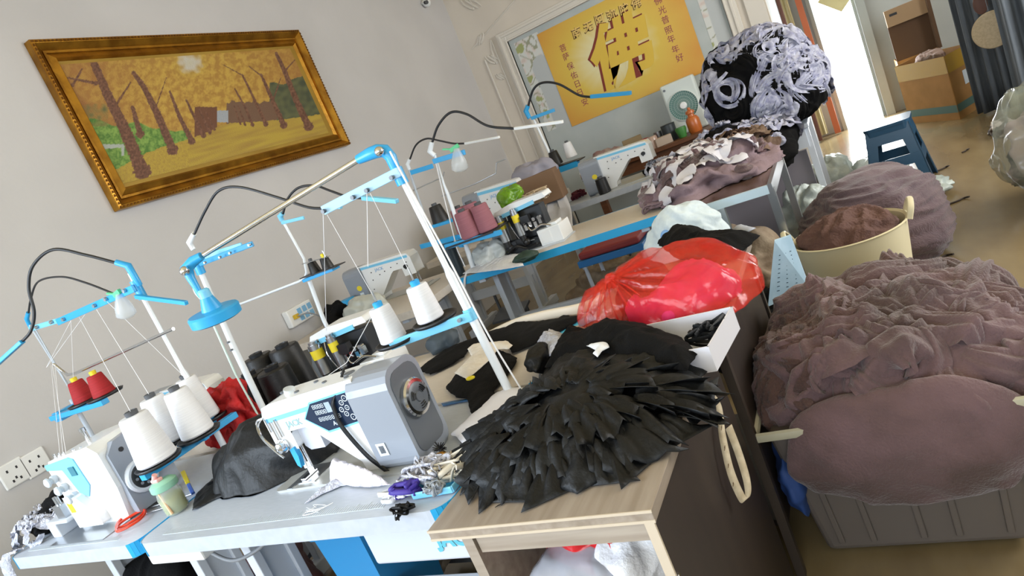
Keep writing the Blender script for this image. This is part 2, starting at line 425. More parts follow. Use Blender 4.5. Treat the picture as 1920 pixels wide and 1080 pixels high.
# ------------------------------------------------------------------ framed painting on the left wall
y0,y1,z0,z1=2.425,4.53,1.885,2.83
pic=thing('framed_painting','wide gold framed painting of an autumn tree avenue on the left wall','painting',(WX,(y0+y1)/2,(z0+z1)/2))
M_gold=mat('gold_frame','b8862c',0.32,0.75,col2='8c5f1c',nscale=9,bump=.15,bscale=120)
M_gold2=mat('gold_frame_dark','7c5320',0.4,0.6)
def ring(mb,a,b,d0,d1,m=0):
    """picture-frame ring between inset a and b, front depth d0 (outer edge) to d1 (inner edge)"""
    def rect(i,x): return [(WX+x,y0+i,z0+i),(WX+x,y1-i,z0+i),(WX+x,y1-i,z1-i),(WX+x,y0+i,z1-i)]
    V=rect(a,0.001)+rect(a,d0)+rect(b,d1)+rect(b,0.001); F=[]
    for L in range(3):
        for i in range(4): j=(i+1)%4; F.append((L*4+i,L*4+j,(L+1)*4+j,(L+1)*4+i))
    mb.add(V,F,m)
m=MB(); ring(m,0,.022,.05,.055); m.build('frame_outer_edge',M_gold,pic,world=True,bevel=.004)
m=MB(); ring(m,.022,.055,.055,.022); ring(m,.055,.068,.03,.03); ring(m,.068,.10,.022,.04); ring(m,.10,.112,.04,.02); m.build('frame_moulding',[M_gold],pic,world=True)
m=MB()
def beads(mb,i,x,st=.022,r=.007):
    ys=[y0+i+k*st for k in range(int((y1-y0-2*i)/st)+1)]; zs=[z0+i+k*st for k in range(int((z1-z0-2*i)/st)+1)]
    for y in ys:
        for z in (z0+i,z1-i): mb.box((WX+x,y,z),(r*1.5,r*1.9,r*1.3),0,top=(.4,.4))
    for z in zs:
        for y in (y0+i,y1-i): mb.box((WX+x,y,z),(r*1.5,r*1.3,r*1.9),0,top=(.4,.4))
beads(m,.011,.055); m.build('frame_beading',M_gold2,pic,world=True)
m=MB(); m.bb((WX+.004,y0+.1,z0+.1),(WX+.018,y1-.1,z1-.1)); m.build('mat_board',mat('mat_gold','a98a38',.6,.2,col2='9a7a2c',nscale=4),pic,world=True)
ZT=lambda zx,zy:(20+zx*660/1876,40+zy*380/1080)
ca_=[T(*ZT(*q),X=WX) for q in ((260,255),(1485,138),(1668,590),(597,886))]
cy0=(ca_[0].y+ca_[3].y)/2; cy1=(ca_[1].y+ca_[2].y)/2; cz1=(ca_[0].z+ca_[1].z)/2; cz0=(ca_[2].z+ca_[3].z)/2
trunks=[([(700,795),(600,560),(520,400),(440,215)],72,38),([(690,600),(650,460)],34,20),([(862,683),(780,490),(710,350),(655,275)],46,22),([(965,638),(900,510),(848,375)],30,12),
 ([(1028,608),(965,480),(935,420)],22,9),([(1062,592),(1005,470)],15,8),([(1088,578),(1035,475)],12,6),([(1587,558),(1530,440),(1460,265),(1415,170)],40,16),([(1455,552),(1400,430),(1335,285)],30,12),
 ([(1360,548),(1300,420),(1235,285)],20,9),([(1290,552),(1240,440),(1195,360)],15,8),([(1250,552),(1212,450)],12,6),([(1225,548),(1190,450)],10,5),
 ([(565,440),(640,325)],14,8),([(455,330),(300,300)],18,8),([(330,340),(380,255)],16,9),([(770,470),(830,300)],8,4),([(1460,265),(1520,200)],10,5),([(1335,290),(1270,240)],9,4),([(1240,290),(1130,230)],7,3),([(1400,420),(1440,300)],8,4)]
def segd(p,a,b):
    ax,ay=a; bx,by=b; dx,dy=bx-ax,by-ay; t=max(0,min(1,((p[0]-ax)*dx+(p[1]-ay)*dy)/(dx*dx+dy*dy)))
    return math.hypot(p[0]-ax-dx*t,p[1]-ay-dy*t),t
gl=[(540,800),(720,705),(850,655),(1000,612),(1110,560),(1170,542),(1400,528),(1700,492)]
def groundy(x):
    for a,b in zip(gl,gl[1:]):
        if x<=b[0]: return a[1]+(b[1]-a[1])*(x-a[0])/(b[0]-a[0])
    return 492
def paintc(zx,zy):
    n1=noise.noise(Vector((zx*.035,zy*.035,1))); n2=noise.noise(Vector((zx*.012,zy*.012,5))); n3=noise.noise(Vector((zx*.09,zy*.09,8)))
    g=groundy(zx)+6*n1
    if zy>g:
        c=Vector((.62,.44,.06)); s=noise.noise(Vector((zx*.006,(zy+zx*.28)*.05,2)))
        c=c.lerp(Vector((.50,.32,.06)),max(0,min(1,.45+s*1.2)) if zx>950 else max(0,.3+n3))
    else:
        c=Vector((.52,.28,.05)).lerp(Vector((.72,.46,.08)),max(0,min(1,.5+n1*1.3+n3*.8)))
        e=max(0,min(1,(math.hypot(zx-1000,(zy-330)*1.4)-260)/420)); c=c.lerp(Vector((.42,.17,.05)),e*(.7+.5*n2))
        if zx<960 and zy>520+ (zx-400)*.12 +30*n2 : c=Vector((.10,.26,.04)).lerp(Vector((.30,.50,.10)),max(0,min(1,.5+n1+n3)))
        if zx>1380 and zy>330-(zx-1400)*.3+40*n2: c=Vector((.07,.09,.05)).lerp(Vector((.16,.17,.07)),max(0,min(1,.5+n1)))
        if 1150<zx<1420 and zy>430+20*n1: c=Vector((.22,.12,.07))
        if zx<520 and zy>440 and zy<560: c=c.lerp(Vector((.25,.20,.06)),.5+n1)
        if 1100<zx<1160 and 475+ (zx-1100)*.0<zy<538: c=Vector((.48,.52,.58))
        if 980<zx<1100 and zy>455+20*n1: c=Vector((.20,.08,.04))
        s=math.hypot((zx-955),(zy-222)*1.2); c=c.lerp(Vector((.75,.75,.85)),max(0,min(1,(70+25*n1-s)/40))); c=c.lerp(Vector((.75,.62,.10)),max(0,.45-s/260))
        if 480<zx<605 and 655<zy<715 and not (500<zx<590 and zy>672+ (590-zx)*.1): c=Vector((.55,.60,.55))
    for P,w0,w1 in trunks:
        L=len(P)-1
        for i in range(L):
            d,t=segd((zx,zy),P[i],P[i+1]); wd=(w0+(w1-w0)*((i+t)/L))/2
            if i==0 and t<.06 and w0>14: wd*=1.35
            if d<wd*(1+.25*n3): c=Vector((.15,.06,.035)).lerp(Vector((.30,.14,.08)),max(0,min(1,.4+n3+.3*n1)))
    return c
M=MB(); ny,nz2=330,150; V=[];C=[]
for i in range(nz2+1):
    for j in range(ny+1):
        p=(WX+.021,cy0+(cy1-cy0)*j/ny,cz0+(cz1-cz0)*i/nz2); V.append(p)
        a,b=proj(p); C.append(paintc((a-20)*1876/660,(b-40)*1080/380)*.72)
M.add(V,[(i*(ny+1)+j,i*(ny+1)+j+1,(i+1)*(ny+1)+j+1,(i+1)*(ny+1)+j) for i in range(nz2) for j in range(ny)])
M.add([(WX+.017,q[1],q[2]) for q in (V[0],V[ny],V[-1],V[-1-ny])],[(0,1,2,3)]); C+=[Vector((.4,.3,.1))]*4
o=M.build('canvas',vcol_mat('oil_paint',.6,bump=.35,bscale=160),pic,world=True,fixn=False)
o.data.color_attributes.new('paint','FLOAT_COLOR','POINT').data.foreach_set('color',[q for c_ in C for q in (*c_,1)])
# ------------------------------------------------------------------ yellow poster
px0,px1,pz0,pz1=-2.615,-1.09,1.30,2.335
PY=BY-.016
pos=thing('wall_poster','yellow and orange poster with a big Chinese character on the back wall','poster',((px0+px1)/2,PY,(pz0+pz1)/2))
M=MB(); nx,nzz=170,120; V=[];C=[]; ccx,ccz=-1.92,1.84
for i in range(nzz+1):
    for j in range(nx+1):
        x=px0+(px1-px0)*j/nx; z=pz0+(pz1-pz0)*i/nzz; V.append((x,PY-.003,z))
        d=math.hypot(x-ccx,(z-ccz)*1.25); th=math.atan2(z-ccz,x-ccx)
        ray_=.5+.5*noise.noise(Vector((math.cos(th)*7,math.sin(th)*7,2))); 
        c=Vector((.72,.66,.38)).lerp(Vector((.66,.47,.06)),min(1,max(0,(d-.25)/.26)+.35*(ray_-.4)*(d>.12)))
        c=c.lerp(Vector((.60,.27,.03)),max(0,min(1,(d-.48)/.42))*(.75+.25*ray_)); C.append(c)
M.add(V,[(i*(nx+1)+j,i*(nx+1)+j+1,(i+1)*(nx+1)+j+1,(i+1)*(nx+1)+j) for i in range(nzz) for j in range(nx)])
M.add([(q[0],PY+.001,q[2]) for q in (V[0],V[nx],V[-1],V[-1-nx])],[(0,1,2,3)]); C+=[Vector((.6,.5,.2))]*4
o=M.build('poster_sheet',vcol_mat('poster_print',.5),pos,world=True,fixn=False)
o.data.color_attributes.new('paint','FLOAT_COLOR','POINT').data.foreach_set('color',[q for c_ in C for q in (*c_,1)])
m_red=mat('print_brown','7c2a18',.6); m_yel=mat('print_gold','d6b440',.6); m_mag=mat('print_magenta','8c3048',.6); m_cr=mat('print_cream','e2c070',.6); m_dk=mat('print_darkbrown','5a3c10',.6)
def ptext(name,body,px,py,size,m,dy=.0,dx=0,dz=0,off=0.0,sh=0):
    p=T(px,py,Y=PY); text_mesh(name,body,m,frame((p.x+dx,PY-.004-dy,p.z+dz),(1,0,0),(0,0,1)),size,pos,world=True,off=off,italic=sh)
ptext('big_character_shadow','佛',1163,106,.66,m_red,0,-.024,.012,.026,.15); ptext('big_character','佛',1163,106,.66,m_yel,.002,0,0,.024,.15)
for ch,x,y in zip('南无阿弥陀佛',(1081,1103,1124,1147,1170,1193),(62,51,37,29,18,7)):
    ptext('title_character_shadow',ch,x,y,.105,m_dk,0,-.004,-.004,.005,.1); ptext('title_character',ch,x,y,.105,m_cr,.0015,0,0,.001,.1)
for ch,x,y in zip('菩萨保佑日日安',(1056,1062,1070,1077,1083,1088,1097),(91,107,125,142,158,174,192)): ptext('verse_character',ch,x,y,.080,m_mag,0)
for ch,x,y in zip('佛光普照年年好',(1234,1242,1248,1254,1259,1267,1275),(2,20,38,57,74,93,109)): ptext('verse_character',ch,x,y,.080,m_mag,0)
# small fittings on the walls
M_wp=mat('plastic_white','e4e6e6',.35); M_blk=mat('plastic_black','141416',.4); M_gry=mat('plastic_grey','8d9299',.4)
cm=thing('wall_camera','small white security camera high in the corner of the left wall','camera',T(800,5,X=WX+.05))
m=MB(); m.sph((0,0,0),.045,0,10); m.cyl((-.05,0,.02),(0,0,.0),.02); m.build('camera_body',M_wp,cm)
m=MB(); m.cyl((.0,-.03,-.0),(.03,-.05,-.008),.02); m.build('camera_lens',M_blk,cm)
def socket(px,py,lab):
    p=T(px,py,X=WX+.001); s=thing('wall_socket',lab,'socket',p,group='sockets low on the left wall')
    m=MB(); m.bb((0,-.055,-.055),(.012,.055,.055)); m.build('plate',M_wp,s,bevel=.006)
    m=MB()
    for a,b in ((-.02,.02),(.02,.02),(0,-.02),(-.016,-.03),(.016,-.03)): m.bb((.012,a-.004,b-.006),(.0128,a+.004,b+.006))
    m.build('slots',M_blk,s)
socket(24,888,'white wall socket nearest the left edge, above black cloth'); socket(66,868,'white wall socket just left of the white interlock machine')
p=T(562,588,X=WX+.03); s=thing('power_strip','white power box with blue inserts and yellow plug on the left wall','power strip',p)
m=MB(); m.bb((-.03,-.12,-.06),(.02,.12,.06)); m.build('housing',M_wp,s,bevel=.008)
m=MB(); 
for a in (-.03,.02,.07): m.bb((.02,a,.0),(.024,a+.035,.04)); m.bb((.02,a,-.045),(.024,a+.035,-.01))
m.build('socket_inserts',mat('insert_blue','7fb2d8',.4),s)
m=MB(); m.box((.035,-.07,0),(.03,.035,.03)); m.build('plug',mat('plug_yellow','c8a520',.4),s,bevel=.004)
m=MB(); m.tube(spline([(.05,-.07,0),(.09,0,-.02),(.08,.1,-.12),(.05,.15,-.35)]),.005); m.build('cable',M_gry,s)
# ------------------------------------------------------------------ sewing tables
M_top=mat('laminate_white','b6bdc8',0.35,col2='adb5c0',nscale=30,stretch=(1,8,1))
M_topc=mat('laminate_cream','cfc6bb',0.35,col2='c6bdb2',nscale=30,stretch=(1,8,1))
M_blue=mat('plastic_blue','2fa0dc',0.35); M_edgeb=mat('edge_band_blue','1f9ed6',0.4); M_lblue=mat('plastic_light_blue','79c6ea',0.35)
M_leg=mat('powder_coat_white','c9d0da',0.4); M_steel=mat('steel_brushed','b4b8bc',0.28,0.9); M_chrome=mat('chrome','d8dade',0.12,1.0)
M_mach=mat('machine_enamel','e9ecee',0.22,coat=.3); M_mgry=mat('machine_grey','8c939e',0.32,coat=.2); M_mdgry=mat('machine_dark_grey','5c6168',0.38)
M_navy=mat('panel_navy','1c2c44',0.2); M_mark=mat('print_white','d8e2ea',0.5); M_jack=mat('logo_teal','5fb8cc',0.5); M_lab=mat('label_yellow','e4d02c',0.5)
M_thr=mat('thread_white','e8e8ea',0.7); M_tray=mat('tray_black','202226',0.45); M_core=mat('cone_core_grey','4c4e52',0.5)
def rrect(x0,x1,y0,y1,r,k=6):
    P=[]
    for cx,cy,a in ((x1-r,y0+r,-90),(x1-r,y1-r,0),(x0+r,y1-r,90),(x0+r,y0+r,180)):
        for i in range(k+1): t=math.radians(a+90*i/k); P.append((cx+r*math.cos(t),cy+r*math.sin(t)))
    return P
def table(label,x0,x1,y0,y1,mt=M_top,blue='sides',ruler=None,legs=True,r=.05,tz=.76,th=.045,group=None,legy=.55,bar_=True):
    t=thing('sewing_table',label,'table',((x0+x1)/2,(y0+y1)/2,0))
    P=rrect(x0,x1,y0,y1,r); m=MB(); m.prism(P,tz-th,tz,'xy'); m.build('tabletop',mt,t,world=True,bevel=.002)
    def near(p): 
        if blue=='all': return True
        return p[0]<x0+r*.99 or p[0]>x1-r*.99
    c=((x0+x1)/2,(y0+y1)/2); m=MB(); n=len(P)
    for i in range(n):
        a,b=P[i],P[(i+1)%n]
        if m.v and not (near(a) and near(b)): m.build('edge_band',M_edgeb,t,world=True); m=MB()
        if blue and near(a) and near(b):
            d=(Vector(b)-Vector(a)).normalized(); nn=Vector((d.y,-d.x))*.0025
            a2=(a[0]+nn.x,a[1]+nn.y); b2=(b[0]+nn.x,b[1]+nn.y)
            m.add([(*a,tz-th),(*a2,tz-th),(*b2,tz-th),(*b,tz-th),(*a,tz+.001),(*a2,tz+.001),(*b2,tz+.001),(*b,tz+.001)],[(0,1,2,3),(4,5,6,7),(0,1,5,4),(1,2,6,5),(2,3,7,6),(3,0,4,7)])
    if m.v: m.build('edge_band',M_edgeb,t,world=True)
    if ruler:
        a,b=ruler; m=MB(); yy=y0+.035
        m.bb((a,yy-.002,tz+.0003),(b,yy-.0005,tz+.0008)); k=0; x=a
        while x<b:
            m.bb((x,yy,tz+.0003),(x+.0014,yy+(.03 if k%5==0 else .02),tz+.0008)); x+=.008; k+=1
        m.build('printed_ruler',M_mark,t,world=True)
    if legs:
        yc=(y0+y1)/2; hw=(y1-y0)*.5
        for x in (x0+.14,x1-.14):
            m=MB(); m.bb((x-.02,yc-.075,.08),(x+.02,yc-.045,tz-th)); m.bb((x-.02,yc+.045,.08),(x+.02,yc+.075,tz-th)); m.bb((x-.006,yc-.046,.08),(x+.006,yc+.046,tz-th-.05))
            m.bb((x-.024,y0+.05,tz-th-.03),(x+.024,y1-.05,tz-th-.002)); m.build('leg',M_leg,t,world=True,bevel=.003)
            m=MB(); m.bb((x-.03,yc-hw*.85,.025),(x+.03,yc+hw*.85,.085)); 
            m.cyl((x,yc-hw*.75,0),(x,yc-hw*.75,.026),.022); m.cyl((x,yc+hw*.75,0),(x,yc+hw*.75,.026),.022); m.build('foot',M_leg,t,world=True,bevel=.004)
        if bar_:
            m=MB(); m.bb((x0+.12,yc-.02,.28),(x1-.12,yc+.02,.36)); m.build('crossbar',M_leg,t,world=True,bevel=.004)
            m=MB(); xm=(x0+x1)/2; m.box((xm,yc-.02,.10),(.30,.22,.02),rot=Matrix.Rotation(.25,3,'X')); m.bb((xm-.16,yc-.02,.06),(xm+.16,yc+.0,.11)); m.bb((xm-.16,yc+.07,.02),(xm-.14,yc+.09,.28)); m.build('treadle',M_mdgry,t,world=True)
    return t
tA1=table('white sewing table at the left under the white interlock machine',-2.86,-2.085,.985,1.535,ruler=(-2.78,-2.22))
tA2=table('front white sewing table with printed ruler under the nearest lockstitch machine',-2.075,-.925,.985,1.535,ruler=(-1.98,-1.12))
tB1=table('white sewing table behind the interlock table, under red cloth',-3.0,-2.30,1.56,2.10,M_topc,group=None)
tB2=table('cream topped sewing table with blue edges under long black cloth',-2.29,-.93,1.56,2.09,M_topc)
tC1=table('white sewing table under the lockstitch machine with a blue cup',-3.42,-2.34,2.98,3.86,M_topc,blue=None)
tC2=table('sewing table with bright blue edge band holding mauve thread cones',-2.32,-.955,3.45,4.02,M_topc,blue='all',r=.06)
tD1=table('white sewing table at the back left below the green bag',-3.3,-2.40,4.55,5.1,M_topc,blue=None)
tD2=table('long white sewing table in the back row below the poster',-2.38,-1.06,4.98,5.55,M_top,blue=None)
# control box with the lettering under the front table
m=MB(); m.bb((-1.42,1.18,.482),(-.97,1.32,.715)); bx=tag(m.build('control_box',M_leg,None,bevel=.008),'white control box with teal lettering slung under the front table','control box'); bx.parent=None
text_mesh('lettering','JACK',M_jack,frame((T(856,1011,Y=1.178).x,1.178,T(856,1011,Y=1.178).z),(1,0,0),(0,0,1)),.058,bx,off=.003)
# ------------------------------------------------------------------ lockstitch machine
def lockstitch(label,loc,rz,detail=True,sticker=True,s=1.0,group=None):
    t=thing('lockstitch_machine',label,'sewing machine',loc,rz)
    m=MB(); m.prism(rrect(-.09,.40,-.088,.088,.02),0,.006,'xy'); m.build('bed_plate',mat('bed_grey','b4b6b4',.35,.3),t)
    body=[(-.035,.105),(-.035,.215),(-.02,.243),(.02,.25),(.33,.262),(.34,0.004),(.245,.004),(.24,.035),(.125,.150),(.105,.163),(.045,.160),(.045,.105)]
    m=MB(); m.prism(body,-.052,.052,'xz'); m.build('body_arm',M_mach,t,bevel=.012,seg=3)
    m=MB(); m.prism([(-.03,.196),(.15,.206),(.15,.219),(-.03,.209)],-.0535,-.051,'xz'); m.prism([(-.02,.216),(.31,.236),(.31,.252),(-.02,.232)],.051,.0535,'xz'); m.build('blue_stripe',M_lblue,t)
    # motor cover
    cv=[]; 
    for cy,cz,a in ((-.07+.035,.035,180),(.075-.035,.035,270),(.075-.045,.262-.045,0),(-.07+.045,.262-.045,90)):
        rr=.035 if cz<.1 else .045
        for i in range(5): q=math.radians(a+90*i/4); cv.append((cy+rr*math.cos(q),cz+rr*math.sin(q)))
    m=MB(); m.prism(cv,.31,.445,'yz'); m.build('motor_cover',M_mgry,t,bevel=.012,seg=3)
    m=MB(); m.prism([(p[0]*.8,(p[1]-.13)*.84+.135) for p in cv],.444,.4475,'yz'); m.build('cover_inset',M_mdgry,t)
    # handwheel
    m=MB(); m.lathe([(.046,-.004),(.050,0),(.050,.012),(.046,.017),(.038,.018),(.036,.010)],(.446,0,.158),(1,0,0),0,36,cap=False); hw_=m.build('handwheel',M_chrome,t)
    m=MB(); m.lathe([(.0,.022),(.012,.022),(.014,.019),(.030,.021),(.0375,.018),(.0375,.0)],(.446,0,.158),(1,0,0),0,36,cap=False)
    h2=m.build('wheel_hub',M_mdgry,hw_)
    if detail:
        m=MB()
        for k in range(3):
            for r in (.018,.024,.030):
                P=[(.4685,r*math.cos(q),.158+r*math.sin(q)) for q in [k*2.09+.2+i*.14*(1.2-r*10) for i in range(7)]]
                m.tube(P,.0014,0,5)
        m.build('wheel_slots',M_blk,hw_)
        m=MB(); m.bb((.33,-.0725,.05),(.36,-.0715,.085)); q_=m.build('square_sticker',M_mark,t)
        m=MB(); m.bb((.337,-.0732,.057),(.353,-.0724,.078)); m.bb((.342,-.0738,.063),(.348,-.0731,.072),0); m.build('sticker_print',M_mdgry,q_)
        # display panel
        pn=[(.125,.186),(.165,.224),(.298,.232),(.305,.150),(.185,.140)]
        m=MB(); m.prism([(p[0]+(p[0]-.22)*.07,p[1]+(p[1]-.19)*.13) for p in pn],-.0545,-.051,'xz'); fr=m.build('panel_frame',M_lblue,t)
        m=MB(); m.prism(pn,-.056,-.054,'xz'); pa=m.build('control_panel',M_navy,t)
        m=MB()
        def seg7(x,z,s_):
            for a,b,c_,d in ((0,0,1,.12),(0,.9,1,1.02),(0,.44,1,.56),(0,0,.16,1),(.84,0,1,1)):
                m.bb((x+a*s_,-.0566,z+b*s_*1.3),(x+c_*s_,-.0559,z+d*s_*1.3))
        for i in range(4): seg7(.168+i*.0105,.207,.0085)
        for i in range(4): seg7(.170+i*.0105,.190,.0085)
        for i in range(7): seg7(.172+i*.0115,.170,.0085)
        m.build('digits',M_mark,pa)
        m=MB(); m.bb((.213,-.0568,.190),(.232,-.0559,.219)); m.build('display',mat('lcd_grey','9fb0bc',.2),pa)
        m=MB()
        for x,z,r in ((.288,.218,.008),(.272,.208,.0065),(.262,.190,.0065),(.283,.192,.0065),(.272,.176,.0065),(.289,.164,.008)):
            m.tube([(x+r*math.cos(q),-.0563,z+r*math.sin(q)) for q in [i*math.pi/8 for i in range(16)]],.0011,0,5,closed=True)
            m.sph((x,-.0563,z),.0015,0,4)
        m.build('button_rings',M_mark,pa)
        text_mesh('panel_letters','Am',M_mark,frame((.225,-.0562,.157),(1,0,0),(0,0,1)),.018,pa)
        text_mesh('lettering','JACK',mat('logo_grey','8fb0b4',.5),frame((.072,-.0525,.180),(1,0,0.04),(0,0,1)),.026,t,off=.0006)
        m=MB() # oil window, screws on the top
        m.cyl((.05,0,.25),(.055,0,.263),.016); m.build('oil_window',mat('clear_dome','dfe6ea',.08,alpha=.6),t)
        for x,y in ((.0,.02),(.10,-.02),(.14,.02),(.20,-.01),(.24,.025),(.285,.0),(.30,-.03)): m=MB(); m.cyl((x,y,.2485+x*.035),(x,y,.2535+x*.035),.007 if x!=.285 else .016); m.build('top_screw',M_mdgry,t)
    text_mesh('rear_lettering','JACK',mat('logo_blue_faint','8fb4d8',.5),frame((.19,.0527,.205),(-1,0,-0.05),(0,0,1)),.026,t,off=.0004)
    m=MB()
    for x,z in ((.0,.19),(.02,.15),(.06,.20),(.11,.19),(.16,.18),(.2,.17),(.26,.15),(.28,.09),(.25,.20),(.3,.04)): m.cyl((x,.0515,z),(x,.0545,z),.0035)
    m.cyl((.015,.051,.165),(.015,.058,.165),.014); m.build('rear_screws',M_blk,t)
    # needle end
    m=MB(); m.cyl((0,-.02,.04),(0,-.02,.11),.005); m.cyl((.018,-.02,.03),(.018,-.02,.11),.004); m.box((0,-.02,.038),(.012,.012,.016)); m.cyl((0,-.02,.012),(0,-.02,.034),.0016)
    m.build('needle_bar',M_chrome,t)
    m=MB(); m.box((.004,-.03,.012),(.018,.05,.004)); m.box((.006,-.018,.022),(.010,.012,.022)); m.build('presser_foot',M_chrome,t)
    m=MB(); m.bb((-.035,-.065,.0062),(.055,.03,.0085)); m.bb((-.035,-.088,.0062),(-.015,-.065,.0085)); m.build('needle_plate',M_steel,t)
    if detail:
        m=MB(); m.tube(spline([(-.03,-.052,.215),(-.065,-.052,.205),(-.075,-.052,.16),(-.05,-.052,.11),(-.03,-.052,.085)]),.0035); m.tube(spline([(-.03,-.06,.215),(-.055,-.06,.195),(-.06,-.06,.16),(-.035,-.06,.12)]),.003); m.build('guard_loop',M_chrome,t)
        m=MB(); m.lathe([(.004,.03),(.014,.026),(.018,.012),(.018,0)],(.0,-.052,.125),(0,-1,0),0,20,cap=False); m.lathe([(.012,.012),(.02,.010),(.02,.006)],(.0,-.052,.125),(0,-1,0)); m.build('tension_dial',M_chrome,t)
        m=MB(); m.bb((-.012,-.058,.13),(-.006,-.052,.20)); m.bb((.008,-.058,.15),(.014,-.052,.205)); m.bb((-.024,-.058,.17),(-.019,-.052,.21)); m.build('thread_guides',M_chrome,t)
        m=MB(); m.prism([(.016,.11),(.034,.115),(.036,.085),(.026,.05),(.016,.06)],-.06,-.045,'xz'); m.build('finger_guard',M_blue,t,bevel=.003)
        m=MB(); m.prism([(.045,.163),(.12,.155),(.12,.16),(.115,.085),(.06,.085),(.045,.10)],-.03,.03,'xz'); m.build('face_cover',mat('machine_pale','c3c8d4',.3),t,bevel=.004)
    if sticker:
        m=MB(); m.cyl((.36,.0745,.13),(.36,.0762,.13),.018); m.build('round_sticker',M_lab,t)
        m=MB(); m.bb((.345,.0745,.085),(.372,.0758,.098)); m.build('small_sticker',M_mark,t)
    s=s if isinstance(s,tuple) else (s,s,s); t.scale=s
    return t
mach=lockstitch('nearest lockstitch machine, white with grey motor cover and dark control panel',(-1.545,1.245,.76),0,s=1.0)
lockstitch('white lockstitch machine seen from behind, beside a blue cup on the wall side',(-2.69,3.60,.76),math.pi,False,s=(1.22,1,1.04))
lockstitch('white lockstitch machine with grey cover seen from behind, below the yellow poster',(-1.40,5.2,.76),math.pi,False,s=(1.22,1.1,1.08))
lockstitch('distant lockstitch machine, only its blue trimmed arm showing above mauve thread cones',(-2.36,4.85,.76),math.pi,False,s=(1.1,1.1,1.5))
lockstitch('small white machine with blue stripe behind the white cones, beside red cloth',(-2.66,1.86,.76),math.pi,False,False,s=.88)
# ------------------------------------------------------------------ interlock machine on the left
def interlock():
    t=thing('interlock_machine','white interlock machine with blue panel and yellow label at the left','sewing machine',(-2.62,1.13,.76))
    m=MB(); m.prism([(.0,0),(.30,0),(.33,.12),(.33,.25),(.29,.28),(.03,.262),(0,.235)],0,.20,'xz'); m.build('body',M_mach,t,bevel=.012,seg=3)
    m=MB(); m.prism([(.015,.012),(.19,.012),(.19,.24),(.15,.272),(.05,.262),(.015,.23)],.318,.348,'yz'); sp=m.build('side_cover',M_mgry,t,bevel=.008)
    m=MB(); m.lathe([(.056,0),(.056,.012),(.05,.018),(.04,.018)],(.345,.075,.115),(1,0,0),0,32); w_=m.build('handwheel',M_leg,t)
    m=MB(); m.lathe([(.0,.03),(.010,.03),(.012,.022),(.036,.022),(.042,.018),(.042,.01)],(.345,.075,.115),(1,0,0),0,32,cap=False); 
    h=m.build('wheel_hub',M_tray,w_)
    m=MB()
    for k in range(8): q=k*math.pi/4; m.cyl((.366,.075+.028*math.cos(q),.115+.028*math.sin(q)),(.369,.075+.028*math.cos(q),.115+.028*math.sin(q)),.005)
    m.cyl((.37,.075,.115),(.378,.075,.115),.006); m.build('wheel_holes',M_mgry,w_)
    m=MB(); m.cyl((.347,.06,.225),(.351,.06,.225),.008); m.build('cover_hole',M_blk,t)
    m=MB(); m.prism([(.0,.252),(.0,.232),(.09,.222),(.115,.13),(.155,.11),(.195,.15),(.185,.252),(.16,.262)],-.004,.001,'xz'); m.build('blue_panel',M_lblue,t)
    m=MB(); m.bb((.135,-.008,.195),(.168,-.003,.228)); m.build('panel_display',mat('lcd_teal','3d7c8c',.3),t)
    for i in range(3):
        m=MB(); m.lathe([(0,.0),(.010,0),(.016,.004),(.017,.010),(.011,.013),(.011,.022),(.015,.024),(.015,.032),(.010,.042)],(.025+i*.032,-.040,.20-i*.037),(0,1,0),0,20,cap=False)
        m.build('tension_dial',mat('dial_silver','c4cad0',.5),t)
    m=MB(); m.prism([(.05,.015),(.20,.015),(.20,.05),(.13,.125),(.05,.135)],-.03,.001,'xz'); lc=m.build('looper_cover',M_mach,t,bevel=.006)
    m=MB(); m.bb((.06,-.0312,.075),(.088,-.0302,.115)); m.build('yellow_label',M_lab,lc)
    m=MB(); m.bb((-.10,-.05,.05),(.04,.06,.062)); m.bb((-.10,-.05,.0),(-.045,.05,.05)); m.build('cloth_plate',M_leg,t,bevel=.004)
    m=MB(); m.box((-.01,-.02,.085),(.05,.03,.05)); m.cyl((-.02,-.02,.06),(-.02,-.02,.14),.006); m.cyl((.0,-.02,.06),(.0,-.02,.14),.005); m.build('needle_clamp',M_steel,t)
    m=MB(); m.cyl((.12,.10,.262),(.12,.10,.31),.006); m.cyl((.12,.10,.305),(.12,.10,.318),.011); m.build('thread_post',M_chrome,t)
    for x in (.02,.05,.08,.15,.2,.25): m=MB(); m.cyl((x,.03,.258),(x,.03,.275),.005); m.build('top_stud',M_chrome,t)
    m=MB(); m.bb((-.03,-.10,.0),(.30,.0,.003)); m.build('base_plate',M_steel,t)
    return t
interlock()
